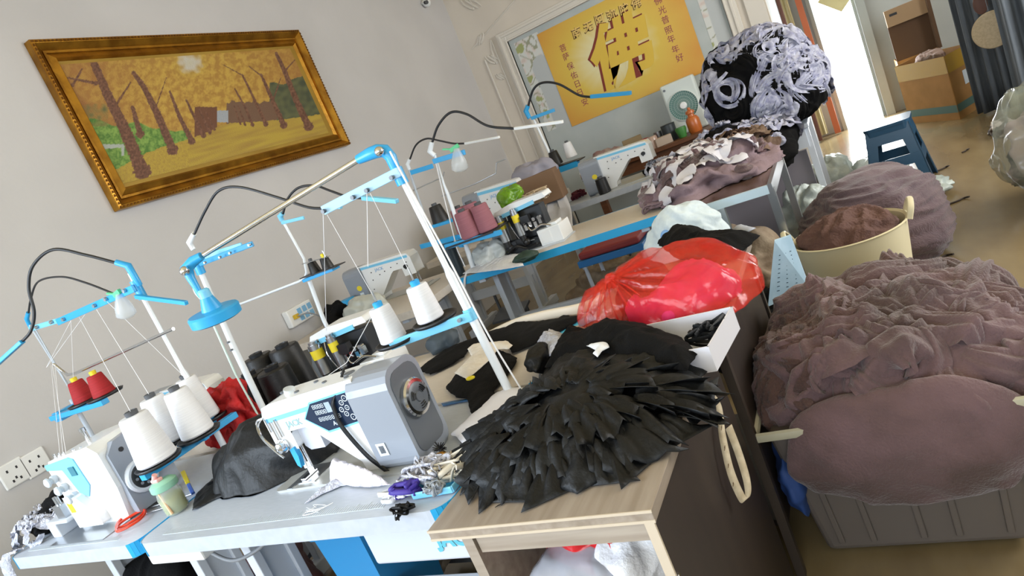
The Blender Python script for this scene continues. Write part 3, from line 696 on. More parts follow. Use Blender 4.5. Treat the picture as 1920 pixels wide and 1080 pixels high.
# ------------------------------------------------------------------ overlock machines (seen from the cylinder side)
def overlock(label,loc,rz,s=1):
    t=thing('overlock_machine',label,'sewing machine',loc,rz)
    m=MB(); m.prism([(-.02,.215),(.0,.245),(.10,.262),(.30,.262),(.31,.235),(.05,.222)],-.03,.07,'xz'); m.build('top_arm',M_mach,t,bevel=.01,seg=3)
    m=MB(); m.prism([(.04,.205),(.24,.222),(.24,.242),(.04,.225)],-.034,-.028,'xz'); m.build('blue_strip',M_lblue,t)
    m=MB(); m.prism([(-.06,.0),(.02,.0),(.03,.22),(-.02,.225),(-.075,.12)],-.02,.09,'xz'); m.build('end_cover',mat('machine_smoke','7e858e',.3),t,bevel=.01)
    m=MB(); m.box((-.03,-.022,.03),(.03,.004,.03)); m.build('heart_sticker',mat('label_lime','c8d860',.5),t)
    for nm,x,y,z0,z1,r in (('air_cylinder',.02,-.05,.085,.215,.026),('air_cylinder',.12,-.05,.09,.225,.019)):
        m=MB(); m.cyl((x,y,z0),(x,y,z1),r); m.cyl((x,y,z1),(x,y,z1+.012),r*.75); c=m.build(nm,M_steel,t)
        m=MB(); m.lathe([(r+.0008,z1-.062),(r+.0008,z1-.022)],(x,y,0),(0,0,1),0,20,cap=False); m.build('yellow_label',M_lab,c)
        m=MB(); m.cyl((x,y,z0-.03),(x,y,z0),r*.9); m.sph((x+.01,y,z0-.04),.022,0,8); m.build('cylinder_mount',M_blk,c)
    m=MB(); m.bb((.0,-.03,.0),(.24,.09,.055)); m.bb((.0,-.055,.03),(.07,-.0,.075)); m.bb((.05,.0,.055),(.25,.07,.21)); m.build('chassis',M_tray,t,bevel=.006)
    m=MB(); m.bb((.20,-.05,.0),(.33,.10,.085)); m.bb((.215,-.055,.01),(.275,-.048,.075)); m.bb((.25,-.02,.085),(.31,.06,.10)); m.build('cloth_guard',M_mach,t,bevel=.008)
    m=MB()
    for i in range(4): m.box((.15+i*.03,-.035,.12+.012*(i%2)),(.018,.02,.03)); m.cyl((.15+i*.03,-.05,.15),(.15+i*.03,-.03,.15),.010)
    m.tube(spline([(.16,-.05,.13),(.19,-.07,.10),(.24,-.05,.11),(.28,-.03,.09)]),.004); m.tube(spline([(.06,-.03,.21),(.08,-.06,.15),(.10,-.04,.06),(.18,-.06,.05)]),.003)
    m.build('looper_parts',M_chrome,t)
    m=MB(); m.tube(spline([(.0,-.06,.02),(.07,-.075,.05),(.12,-.06,.02),(.19,-.07,.03)]),.007); m.box((.17,-.05,.165),(.05,.03,.04)); m.box((.09,-.03,.05),(.05,.04,.05)); m.build('hoses',M_blk,t)
    m=MB(); m.bb((-.06,-.08,-.004),(.34,.10,.002)); m.build('base_plate',M_leg,t)
    t.scale=(s,s,s); return t
overlock('overlock machine with two labelled metal cylinders, just behind the nearest lockstitch machine',(-2.05,1.95,.765),0,.98)
overlock('overlock machine with yellow labelled cylinders on the bright blue edged table',(-1.99,3.66,.765),0,1.16)
# ------------------------------------------------------------------ thread cones
def cone(name,label,loc,r1,r2,h,m,rz=0,group=None,top=True,mc=None,hole=True):
    t=thing(name,label,'thread cone',loc,rz,group)
    b=MB(); b.lathe([(r1*.93,0),(r1,h*.03),(r2,h*.96),(r2*.9,h),(r2*.45,h)],(0,0,0),(0,0,1),0,32); b.build('thread',m,t)
    b=MB(); b.lathe([(r2*.42,h-.002),(r2*.46,h+.014),(r2*.36,h+.016),(r2*.32,h-.002)],(0,0,0),(0,0,1),0,20,cap=False); b.lathe([(0,h+.002),(r2*.36,h+.002)],(0,0,0),(0,0,1),0,20,cap=False); b.build('core_tube',mc or M_core,t)
    return t
def thr(name,c,c2=None): return mat(name,c,.75,col2=c2 or c,nscale=4,stretch=(1,1,90),bump=.25,bscale=6)
m_white=thr('cone_white','e6e7ea','dcdde2'); m_red=thr('cone_red','a81a20','8e1016'); m_black=mat('cone_black','101115',.45,bump=.15,bscale=40,stretch=(1,1,10)); m_mauve=thr('cone_mauve','96606a','8a5560')
TZ=.905
cone('thread_cone','large white thread cone nearest the camera in the stand by the interlock machine',(-2.135,1.20,TZ+.012),.062,.045,.165,m_white)
cone('thread_cone','white thread cone at the front right of the four on the blue bracket',(-2.13,1.36,TZ+.012),.056,.040,.165,m_white)
cone('thread_cone','white thread cone behind the nearest one, left of the green lidded jar',(-2.27,1.36,TZ+.012),.056,.040,.165,m_white)
cone('thread_cone','rearmost white thread cone beside the white pole, before red cloth',(-2.26,1.50,TZ+.012),.052,.037,.165,m_white)
cone('thread_cone','left small red thread cone on the high blue tray',(-2.83,1.46,1.125),.042,.028,.085,m_red,mc=M_lab)
cone('thread_cone','right small red thread cone on the high blue tray',(-2.69,1.46,1.125),.042,.028,.085,m_red,mc=M_lab)
pA=T(735,628,Y=1.47); pB=T(808,597,Y=1.5)
cone('thread_cone','white thread cone with blue hub on the left black disc above the overlock machine',(pA.x,1.47,1.017),.040,.031,.105,m_white,mc=M_blue)
cone('thread_cone','white thread cone with blue hub on the right black disc beside the tall pole',(pB.x,1.5,1.037),.040,.031,.105,m_white,mc=M_blue)
for x,y,l in ((-2.33,1.80,'black thread cone front left of the four behind the nearest machine'),(-2.19,1.80,'black thread cone front right, against the grey end of the overlock'),(-2.45,1.97,'black thread cone at the back left, under the round blue lamp pole'),(-2.31,2.0,'tallest standing black thread cone at the back right of the four')):
    cone('thread_cone',l,(x,y,.762),.074,.066,.19+(.03 if y>1.9 else 0),m_black,mc=M_tray)
bp=[T(905,428,Y=3.45),T(920,425,Y=3.45)]
for (px,py,y,l) in ((884,440,3.42,'mauve thread cone at the front left of the mauve group'),(917,433,3.46,'mauve thread cone at the front right of the mauve group'),(872,425,3.60,'mauve thread cone at the back left of the mauve group'),(893,415,3.62,'mauve thread cone at the back right, half hidden by the others')):
    p=T(px,py,Y=y); cone('thread_cone',l,(p.x,y,.985 if y<3.5 else 1.0),.062,.050,.16,m_mauve)
p=T(826,412,Y=3.75); cone('thread_cone','black thread cone on the blue bracket left of the mauve cones',(p.x,3.75,1.09),.062,.042,.13,m_black)
p=T(595,515,Y=2.1); cone('thread_cone','left small black thread cone on the thin stand near the wall',(p.x,2.1,1.215),.026,.018,.055,m_black)
p=T(618,507,Y=2.1); cone('thread_cone','right small black thread cone on the thin stand near the wall',(p.x,2.1,1.215),.026,.018,.055,m_black,mc=M_lab)
p=T(1043,303,Y=5.5); cone('thread_cone','black thread cone on the stand below the yellow poster',(p.x,5.5,1.075),.055,.04,.12,m_black)
p=T(1071,290,Y=5.5); cone('thread_cone','white thread cone on the stand below the yellow poster',(p.x,5.5,1.09),.05,.035,.13,m_white)
p=T(1068,378,Z=.76); cone('thread_cone','small white thread cone standing on the back row table',(p.x,p.y,.762),.042,.036,.11,m_white)
p=T(1131,357,Y=5.02); cone('thread_cone','small black thread cone leaning by the grey motor cover in the back row',(p.x,5.05,.762),.05,.045,.12,m_black)
# ------------------------------------------------------------------ thread stands
M_pole=mat('pole_white','dfe5ea',.3,coat=.3); M_poleg=mat('pole_grey','aeb6be',.35)
def tubep(name,pts,r,m,par,n=8,sp=False):
    b=MB(); b.tube(spline(pts) if sp else pts,r,0,n); return b.build(name,m,par,world=True,fixn=False)
def barp(name,p0,p1,wd,h,m,par,bev=.002,up=(0,0,1)):
    b=MB(); b.bar(p0,p1,wd,h,0,up); return b.build(name,m,par,world=True,bevel=bev)
def bolts(name,pts,r,ax,par,m=M_steel):
    for p in pts:
        b=MB(); b.cyl(Vector(p)-Vector(ax)*.003,Vector(p)+Vector(ax)*.006,r,0,10); b.build(name,m,par,world=True)
def discp(name,c,r,par,m=M_tray,h=.008):
    b=MB(); b.lathe([(r*.3,0),(r*.92,0),(r,.010),(r*.94,.010),(r*.88,.004),(0,.004)],c,(0,0,1),0,28,cap=False); return b.build(name,m,par,world=True,fixn=False)
# stand of the interlock machine
S=thing('thread_stand','tall white and blue thread stand with two arms by the interlock machine','thread stand',(-2.25,1.50,.76))
PX,PYY=-2.25,1.50
tubep('pole',[(PX,PYY,.76),(PX,PYY,1.10),(PX,PYY,1.12),(PX,PYY,1.50)],[.012,.012,.0085,.0085],M_pole,S,10)
barp('upper_arm',(-2.24,1.48,1.445),(-2.76,1.48,1.445),.012,.026,M_blue,S); barp('upper_arm_extension',(-2.72,1.50,1.445),(-3.0,1.50,1.465),.010,.020,M_lblue,S)
bolts('bolt',[(-2.70,1.47,1.445),(-2.48,1.47,1.445),(-2.40,1.47,1.45),(-2.28,1.47,1.45),(-2.82,1.49,1.455),(-2.93,1.49,1.46)],.007,(0,-1,0),S)
tubep('pole_collar',[(PX,PYY,1.40),(PX,PYY,1.47)],.016,M_blue,S)
tubep('thin_pole',[(-3.0,1.50,.76),(-3.0,1.50,1.14)],.010,M_poleg,S); tubep('thin_pole_upper',[(-3.0,1.52,1.12),(-2.985,1.50,1.48)],.005,M_poleg,S)
tubep('thin_pole_upper',[(-2.97,1.50,1.12),(-2.965,1.50,1.46)],.003,M_poleg,S)
tubep('chrome_rod',[(-2.17,1.49,1.265),(-2.86,1.49,1.235),(-2.91,1.49,1.24),(-2.94,1.49,1.275),(-2.96,1.49,1.30)],.006,M_chrome,S)
b=MB(); b.bb((-3.02,1.40,1.095),(-2.63,1.43,1.115)); b.bb((-3.03,1.42,1.08),(-2.98,1.52,1.12)); b.build('red_cone_bracket',M_blue,S,world=True,bevel=.002)
discp('black_disc',(-2.83,1.46,1.115),.068,S); discp('black_disc',(-2.69,1.46,1.115),.068,S)
barp('lower_bracket',(-2.15,1.53,.893),(-2.15,1.14,.893),.03,.022,M_blue,S); barp('lower_bracket',(-2.26,1.36,.893),(-2.10,1.36,.893),.02,.012,M_blue,S)
for c_ in ((-2.135,1.20,.905),(-2.13,1.36,.905),(-2.27,1.36,.905),(-2.26,1.50,.905)): discp('black_disc',c_,.075,S)
tubep('pole_clamp',[(PX,PYY,.87),(PX,PYY,.93)],.019,M_blue,S)
for i,(a,b_) in enumerate((((-2.66,1.47,1.43),(-2.83,1.46,1.22)),((-2.66,1.47,1.43),(-2.96,1.46,1.30)),((-2.56,1.47,1.43),(-2.96,1.46,1.30)),((-2.48,1.47,1.43),(-2.27,1.36,1.09)),((-2.40,1.47,1.44),(-2.26,1.50,1.09)),((-2.60,1.47,1.43),(-2.135,1.20,1.09)),((-2.96,1.48,1.30),(-2.56,1.16,1.03)),((-2.95,1.48,1.30),(-2.52,1.16,1.03)),((-2.93,1.48,1.30),(-2.54,1.16,1.03)))):
    tubep('thread',[a,b_],.0009,M_thr,S,4)
# stand of the nearest lockstitch machine, with the lamp arm
S=thing('thread_stand','thread stand on the tallest white pole, carrying two white cones on black discs','thread stand',(-1.01,1.505,.76))
tubep('pole',[(-1.0,1.505,.76),(-1.0234,1.505,1.14),(-1.0246,1.505,1.16),(-1.045,1.505,1.49)],[.0125,.0125,.0085,.0085],M_pole,S,12)
barp('upper_arm',T(748,322,Y=1.49),T(606,395,Y=1.44),.010,.026,mat('arm_pale_blue','a5cfee',.35),S)
text_mesh('arm_lettering','JACK',M_mark,frame(T(640,379,Y=1.452),(T(748,322,Y=1.49)-T(606,395,Y=1.44)),(0,0,1)),.020,S,world=True)
bolts('bolt',[T(607,396,Y=1.43),T(688,357,Y=1.46),T(735,333,Y=1.475),T(662,370,Y=1.45)],.006,(0,-1,0),S,M_mdgry)
tubep('pole_collar',[(-1.043,1.505,1.41),(-1.045,1.505,1.455)],.017,M_blue,S)
barp('tray_arm',T(884,592,Y=1.49),T(732,648,Y=1.44),.012,.026,M_lblue,S); bolts('bolt',[T(862,600,Y=1.475)],.006,(0,-1,0),S)
tubep('tray_collar',[(-1.015,1.505,1.0),(-1.017,1.505,1.035)],.016,M_lblue,S)
discp('black_disc',(pA.x+.012,1.47,1.007),.068,S); discp('black_disc',(pB.x+.012,1.50,1.027),.068,S)
b=MB(); b.cyl((pA.x,1.47,1.0),(pA.x,1.47,1.17),.003); b.build('spindle',M_chrome,S,world=True); b=MB(); b.cyl((pB.x,1.5,1.0),(pB.x,1.5,1.195),.003); b.build('spindle',M_chrome,S,world=True)
tubep('cord',[(-1.03,1.49,1.50),(-1.02,1.485,1.43),(-.995,1.485,1.2),(-.975,1.485,.95),(-.95,1.49,.77)],.0028,M_thr,S,6,True)
thA=T(606,398,Y=1.44); thB=T(688,360,Y=1.46)
for a,b_ in ((thA,T(612,620,Y=1.8)),(T(612,400,Y=1.44),(pA.x,1.47,1.14)),(thB,T(690,500,Y=1.44)),(T(694,362,Y=1.46),(pB.x,1.5,1.16))): tubep('thread',[a,b_],.0010,M_thr,S,4)
tubep('thread',[(pA.x,1.45,1.12),T(650,680,Y=1.35),T(556,745,Y=1.25)],.0010,M_thr,S,4)
# jointed lamp
L_=thing('work_lamp','jointed work lamp with chrome arm and round blue head','lamp',(-1.045,1.505,1.49))
e0=T(735,283,Y=1.5); e1=T(708,283,Y=1.49); e2=T(680,292,Y=1.49); e3=T(362,490,Y=1.33); e4=T(348,505,Y=1.30); e5=T(382,552,Y=1.30)
b=MB(); b.tube([T(742,318,Y=1.5),T(733,295,Y=1.5),T(722,283,Y=1.5),e1,T(694,288,Y=1.49),T(672,299,Y=1.49)],[.013,.016,.018,.018,.017,.013],0,12); b.build('elbow_upper',M_blue,L_,world=True,fixn=False)
b=MB(); b.sph(T(711,284,Y=1.47),.013,0,10); b.build('joint_knob',M_chrome,L_,world=True)
b=MB(); b.tube([T(674,298,Y=1.49),T(372,484,Y=1.33)],.008,0,12); b.build('chrome_arm',M_chrome,L_,world=True,fixn=False)
b=MB(); b.tube([T(378,480,Y=1.33),T(362,490,Y=1.32),T(350,504,Y=1.31),T(358,522,Y=1.30),T(372,545,Y=1.30),T(378,556,Y=1.30)],[.012,.016,.019,.012,.009,.009],0,12); b.build('elbow_lower',M_blue,L_,world=True,fixn=False)
b=MB(); b.sph(T(346,508,Y=1.285),.014,0,10); b.build('joint_knob',M_chrome,L_,world=True)
hc=T(404,592,Y=1.30); ax=Vector((.10,-.05,1)).normalized()
b=MB(); b.lathe([(.0,-.014),(.066,-.014),(.073,-.011),(.074,.014),(.070,.019),(.03,.022),(.018,.06),(.015,.062)],hc,ax,0,40); b.build('lamp_head',M_blue,L_,world=True)
b=MB(); b.lathe([(.018,.055),(.017,.08),(.012,.085)],hc,ax,0,20); b.build('head_collar',M_lblue,L_,world=True)
b=MB(); b.tube([hc+ax*.08+Vector((0,0,0)),T(378,556,Y=1.30)],.007,0,8); b.build('head_stem',M_blue,L_,world=True)
b=MB(); b.lathe([(0,-.0155),(.062,-.0155)],hc,ax,0,32,cap=False); b.build('diffuser',M_mark,L_,world=True)
b=MB(); b.tube(spline([hc+ax*.05+Vector((-.02,0,0)),hc+ax*.08+Vector((-.035,0,.0)),hc+ax*.10+Vector((-.03,0,0)),hc+ax*.06+Vector((-.012,0,0))]),.002,0,6); b.build('cord_loop',M_thr,L_,world=True)
# stand of the overlock
S=thing('thread_stand','white pole with short blue arms behind the round blue lamp','thread stand',(-2.10,1.62,.76))
tubep('pole',[(-2.12,1.62,.76),(-2.10,1.62,1.12),(-2.065,1.62,1.46)],[.013,.012,.010],M_pole,S,10); tubep('cord',[(-2.10,1.605,1.44),(-2.11,1.60,1.28),(-2.135,1.60,1.02),(-2.13,1.60,.8)],.004,mat('cord_pale','cfe0d6',.5),S,6)
bolts('pole_hole',[(-2.098,1.605,1.11),(-2.094,1.605,1.14)],.004,(0,-1,0),S,M_mdgry)
barp('upper_arm',T(366,498,Y=1.62),T(474,457,Y=1.60),.008,.018,mat('arm_teal_blue','2f8fc4',.35),S); barp('upper_arm_back',T(366,490,Y=1.68),T(455,462,Y=1.72),.008,.03,M_lblue,S)
tubep('pole_collar',[(-2.07,1.62,1.40),(-2.065,1.62,1.46)],.016,M_blue,S)
bolts('bolt',[T(385,492,Y=1.59),T(413,482,Y=1.59),T(432,474,Y=1.59),T(468,459,Y=1.59)],.004,(0,-1,0),S)
tubep('foot_cap',[(-2.12,1.62,.762),(-2.118,1.62,.83)],.018,M_blue,S)
# thin stand with two small black cones
S=thing('thread_stand','thin pale thread stand with two small black cones and a long wire','thread stand',(-2.09,2.12,.76))
q0=T(607,600,Y=2.12); q1=T(580,527,Y=2.12); q2=T(570,485,Y=2.12); q3=T(529,412,Y=2.12)
tubep('pole',[(q0.x,2.12,.762),q0,q1],.009,M_pole,S); tubep('pole_bend',[T(440,574,Y=2.12),T(560,528,Y=2.12),T(572,521,Y=2.12),T(575,510,Y=2.12),q2,q3],.006,M_pole,S)
barp('tray',T(574,524,Y=2.10),T(630,502,Y=2.10),.05,.014,M_blue,S); b=MB(); b.bar(T(572,518,Y=2.10),T(638,496,Y=2.10),.07,.004,0); b.build('tray_sheet',M_tray,S,world=True)
barp('upper_arm',T(528,418,Y=2.10),T(570,408,Y=2.10),.008,.014,M_lblue,S)
for px,py in ((580,485),(604,470)): tubep('spindle',[T(px,py,Y=2.1),T(px+12,py+22,Y=2.1)],.0025,M_steel,S,6)
barp('guide_plate',T(567,495,Y=2.09),T(618,480,Y=2.09),.012,.003,M_steel,S)
# stand on the blue edged table
S=thing('thread_stand','white and blue thread stand carrying the mauve cones','thread stand',(-2.2,3.55,.76))
q0=T(889,507,Y=3.55)
tubep('pole',[(q0.x,3.55,.762),T(866,438,Y=3.55),T(862,430,Y=3.55),T(840,365,Y=3.55),T(832,345,Y=3.55),T(815,290,Y=3.55)],[.016,.016,.014,.011,.008,.008],M_pole,S,10)
tubep('cord',[T(816,300,Y=3.53),T(835,380,Y=3.53),T(858,470,Y=3.53),T(872,500,Y=3.53)],.004,M_thr,S,6)
barp('upper_arm',T(812,303,Y=3.52),T(872,285,Y=3.52),.010,.03,M_blue,S); barp('tray_arm',T(835,463,Y=3.38),T(940,435,Y=3.38),.02,.03,M_blue,S); barp('tray_bracket',T(858,430,Y=3.6),T(900,440,Y=3.55),.02,.02,M_blue,S)
b=MB(); b.bb((-2.24,3.36,.972),(-1.90,3.68,.982)); b.build('tray_sheet',M_tray,S,world=True); tubep('tray_collar',[T(864,446,Y=3.55),T(867,462,Y=3.55)],.024,M_blue,S)
b=MB(); b.bar(T(790,462,Y=3.7),T(868,442,Y=3.55),.02,.03,0); b.build('cross_bracket',M_blue,S,world=True)
tubep('wire_rod',[T(828,368,Y=3.56),T(890,345,Y=3.56),T(930,325,Y=3.56),T(931,305,Y=3.56),T(948,298,Y=3.56)],.0035,M_steel,S,6,False)
# bracket with the black cone further back
S=thing('thread_stand','thin grey thread stand left of the mauve cones','thread stand',(-2.75,3.8,.76))
q0=T(818,470,Y=3.8)
tubep('pole',[(q0.x,3.8,.762),q0,T(765,312,Y=3.8)],.009,M_poleg,S); barp('upper_arm',T(770,324,Y=3.78),T(812,311,Y=3.78),.008,.03,M_blue,S)
barp('tray',T(810,424,Y=3.72),T(850,412,Y=3.72),.09,.02,M_blue,S); tubep('wire_rod',[T(775,357,Y=3.8),T(830,332,Y=3.8),T(833,322,Y=3.8)],.0035,M_steel,S,6)
# stand in the back row
S=thing('thread_stand','tall thin white thread stand in the back row below the poster','thread stand',(-2.27,5.5,.76))
q0=T(1062,365,Y=5.5)
tubep('pole',[(q0.x,5.5,.762),T(1045,318,Y=5.5),T(1000,222,Y=5.5)],[.03,.014,.011],M_pole,S); barp('upper_arm',T(996,222,Y=5.48),T(1040,206,Y=5.48),.012,.028,M_blue,S)
barp('tray',T(1030,325,Y=5.45),T(1085,305,Y=5.45),.06,.05,M_blue,S); b=MB(); b.bar(T(1030,316,Y=5.5),T(1092,297,Y=5.5),.16,.008,0); b.build('tray_sheet',M_tray,S,world=True)
# ------------------------------------------------------------------ gooseneck lamps
def goose(label,pts,base,bar0,bar1,mb_,r=.005,bw=.014,bh=.009,basem=None):
    t=thing('gooseneck_lamp',label,'lamp',pts[0])
    tubep('gooseneck',pts,r,M_tray,t,8,True); tubep('socket',base,[.010*r/.005,.012*r/.005,.010*r/.005][:len(base)],basem or mb_,t,8)
    b=MB(); b.bar(bar0,bar1,bw,bh); hd=b.build('light_bar',mb_,t,world=True,bevel=.002)
    b=MB(); d=(Vector(bar1)-Vector(bar0)); b.bar(Vector(bar0)+d*.3-Vector((0,0,bh*.55)),Vector(bar1)-d*.05-Vector((0,0,bh*.55)),bw*.6,.001); b.build('led_strip',M_mark,hd,world=False) if False else None
    return t
Y=1.48
goose('black gooseneck lamp arching from the blue elbow down to the left picture edge',[T(218,493,Y=1.48),T(160,478,Y=1.44),T(100,468,Y=1.40),T(62,498,Y=1.36),T(54,540,Y=1.34),T(64,585,Y=1.32),T(58,620,Y=1.30),T(40,642,Y=1.28)],[T(218,492,Y=1.48),T(240,498,Y=1.49),T(262,535,Y=1.50)],T(42,640,Y=1.28),T(-30,705,Y=1.22),M_blue,.0055,.020,.014)
goose('thinner black gooseneck lamp curving over the interlock stand with a blue light bar',[T(53,590,Y=1.52),T(58,560,Y=1.52),T(72,528,Y=1.51),T(115,519,Y=1.50),T(160,530,Y=1.50),T(212,550,Y=1.50)],[T(56,612,Y=1.52),T(50,598,Y=1.52),T(53,586,Y=1.52)],T(255,556,Y=1.47),T(350,568,Y=1.45),M_blue,.0038,.014,.014)
goose('black gooseneck lamp springing from a white socket above the round blue lamp head',[T(364,440,Y=1.62),T(385,395,Y=1.62),T(410,358,Y=1.62),T(450,351,Y=1.62),T(520,370,Y=1.62),T(575,388,Y=1.60),T(606,391,Y=1.58)],[T(363,468,Y=1.62),T(355,455,Y=1.62),T(364,438,Y=1.62)],T(606,391,Y=1.58),T(640,388,Y=1.57),M_lblue,.0045,.012,.010,M_pole)
goose('short gooseneck lamp on the thin stand, its pale blue bar under the lettered arm',[T(530,402,Y=2.12),T(540,372,Y=2.12),T(560,352,Y=2.12),T(590,348,Y=2.12),T(620,358,Y=2.10),T(655,370,Y=2.08),T(682,371,Y=2.06)],[T(529,414,Y=2.12),T(525,405,Y=2.12),T(530,400,Y=2.12)],T(680,371,Y=2.06),T(745,377,Y=2.02),M_lblue,.005,.018,.016)
goose('black gooseneck lamp with a white light bar above the mauve cones',[T(810,268,Y=3.55),T(822,235,Y=3.55),T(845,211,Y=3.55),T(875,214,Y=3.54),T(915,236,Y=3.52),T(965,241,Y=3.5)],[T(816,292,Y=3.55),T(806,284,Y=3.55),T(810,266,Y=3.55)],T(965,241,Y=3.5),T(1055,228,Y=3.46),M_wp,.0075,.022,.016,M_pole)
goose('thin gooseneck lamp with a short white light bar near the wall',[T(768,300,Y=3.8),T(780,272,Y=3.8),T(800,260,Y=3.8),T(825,264,Y=3.8),T(850,269,Y=3.8),T(872,269,Y=3.8)],[T(768,318,Y=3.8),T(764,308,Y=3.8),T(768,298,Y=3.8)],T(872,269,Y=3.8),T(936,257,Y=3.76),M_wp,.006,.02,.014,M_pole)
goose('gooseneck lamp with a blue light bar in front of the yellow poster',[T(990,200,Y=5.5),T(1000,168,Y=5.5),T(1018,155,Y=5.5),T(1048,158,Y=5.48),T(1085,178,Y=5.46),T(1108,182,Y=5.44)],[T(993,222,Y=5.5),T(986,208,Y=5.5),T(990,198,Y=5.5)],T(1108,181,Y=5.44),T(1183,174,Y=5.38),M_blue,.010,.035,.030)
# bottles pegged to the arms
M_clear=mat('clear_plastic','dfe6ea',.15,alpha=.38,spec=.6); M_green=mat('peg_green','58c88c',.4)
def pegb(label,px,py,Yv,s):
    p=T(px,py,Y=Yv); t=thing('hanging_dropper',label,'bottle',p)
    b=MB(); b.lathe([(.010*s,.03*s),(.014*s,.02*s),(.030*s,-.02*s),(.034*s,-.05*s),(.020*s,-.062*s),(0,-.064*s)],(0,0,0),(.25,0,1),0,20,cap=False); b.build('clear_cup',M_clear,t,fixn=False)
    b=MB(); b.bar((-.05*s,0,.045*s),(.0,0,.028*s),.01*s,.006*s); b.bar((-.02*s,0,.028*s),(.02*s,0,.035*s),.012*s,.016*s); b.build('green_peg',M_green,t)
pegb('clear plastic cup on a green peg clipped to the interlock stand arm',228,565,1.47,1.0); pegb('clear plastic cup on a green peg hanging by the mauve cones',858,292,3.5,1.5)
# ------------------------------------------------------------------ cloth materials
F_blk=mat('cloth_black_satin','08090b',.55,col2='0d1013',nscale=9,bump=.2,bscale=90,spec=.35)
F_blk2=mat('cloth_black_matte','070708',.9,bump=.3,bscale=200,spec=.2)
F_wht=mat('cloth_white','dfe0e2',.8,col2='cfd0d6',nscale=12,bump=.3,bscale=120)
F_lace=mat('lace_white','d6d8e4',.8,col2='b9bccb',nscale=60,bump=.8,bscale=160,alpha=.92)
F_crm=mat('cloth_cream','ddd5c8',.8,col2='cfc6b8',nscale=12,bump=.3,bscale=100)
F_red=mat('cloth_red','c4161a',.7,col2='9c0d12',nscale=12,bump=.4,bscale=80)
F_mau=mat('cloth_mauve','72595d',.85,col2='4c3a38',nscale=4,bump=.5,bscale=140,sheen=.3)
F_mau2=mat('cloth_mauve_dark','5e4540',.9,col2='4b3733',nscale=8,bump=.8,bscale=120,sheen=.2)
F_taupe=mat('cloth_taupe','665358',.85,col2='54434a',nscale=3,stretch=(1,4,1),bump=.6,bscale=60,sheen=.3)
F_pnk=mat('cloth_dusty_pink','8a767c',.85,col2='6f5d62',nscale=8,bump=.4,bscale=100)
F_brn=mat('cloth_brown','5c4638',.85,col2='75604f',nscale=10,bump=.5,bscale=80)
F_mag=mat('cloth_magenta','e0306c',.7)
F_tan=mat('paper_scraps_tan','9a8a74',.8,col2='7c6a56',nscale=14,bump=.3)
def PX3(l,z=.76): return [T(x,y,Z=z) for x,y in l]
def strip(name,pts,wd,m,side,par=None,label=None,cat=None,sub=6,ruf=0,th=.001):
    P=spline(pts,sub); M=MB(); V=[]; side=Vector(side).normalized()
    for i,p in enumerate(P):
        o=Vector((0,0,ruf*math.sin(i*1.9))) ; V+=[p-side*wd/2+o,p+side*wd/2-o]
    M.add(V,[(i*2,i*2+1,i*2+3,i*2+2) for i in range(len(P)-1)],0,True); o=M.build(name,m,par,world=True)
    md=o.modifiers.new('t','SOLIDIFY'); md.thickness=th; md.offset=0
    if label: tag(o,label,cat)
    return o
def zig(pts,a=8,step=22,seed=3):
    """jagged, pinked edge along a photo outline"""
    R=random.Random(seed); out=[]
    for i in range(len(pts)):
        (x0,y0),(x1,y1)=pts[i],pts[(i+1)%len(pts)]; L=math.hypot(x1-x0,y1-y0); k=max(1,int(L/step)); nx,ny=-(y1-y0)/L,(x1-x0)/L
        for j in range(k):
            t=j/k; q=R.uniform(-a,a)*.5+(a*.6 if (j%2) else -a*.4); out.append((x0+(x1-x0)*t+nx*q,y0+(y1-y0)*t+ny*q))
    return out
# ------------------------------------------------------------------ wooden cabinet
W_ash=mat('wood_ash','9d9184',.42,col2='8b7e70',nscale=5,stretch=(9,.6,9),detail=6)
W_ashx=mat('wood_ash_front','a89d90',.42,col2='93877a',nscale=5,stretch=(.6,9,9),detail=6)
W_side=mat('wood_side_shaded','30261f',.5,col2='281f19',nscale=4,stretch=(4,4,.5))  # ash side boards darkened to brown, their shade put into the colour
M_edge=mat('edge_cream','c4b6a2',.5)
c=thing('cabinet','grey ash wood cabinet with an open front shelf, right of the front sewing table','cabinet',(-.69,1.26,0))
b=MB(); b.bb((-.925,.915,.735),(-.445,1.60,.76)); b.build('top_board',W_ash,c,world=True,bevel=.0015)
b=MB(); b.bb((-.925,.9135,.7355),(-.445,.916,.741)); b.bb((-.925,.9135,.755),(-.445,.916,.7602)); b.build('edge_lipping',M_edge,c,world=True)
b=MB(); b.bb((-.83,.93,.69),(-.467,.945,.735)); b.build('front_rail',W_ashx,c,world=True)
b=MB(); b.bb((-.86,.925,0),(-.835,1.59,.735)); b.build('side_panel',W_ashx,c,world=True)
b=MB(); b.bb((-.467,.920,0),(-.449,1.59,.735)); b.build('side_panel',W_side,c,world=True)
b=MB(); b.bb((-.467,.915,0),(-.449,.9205,.735)); b.build('front_edge',M_edge,c,world=True)
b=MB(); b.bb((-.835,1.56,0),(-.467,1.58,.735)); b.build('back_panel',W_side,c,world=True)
b=MB(); b.bb((-.835,.935,.50),(-.467,1.56,.518)); b.build('shelf',W_ashx,c,world=True)
b=MB(); b.bb((-.835,.935,.03),(-.467,1.56,.048)); b.build('shelf',W_ashx,c,world=True)
b=MB(); b.cyl((-.4495,.925,.62),(-.446,.925,.62),.004); b.build('screw',M_chrome,c,world=True)
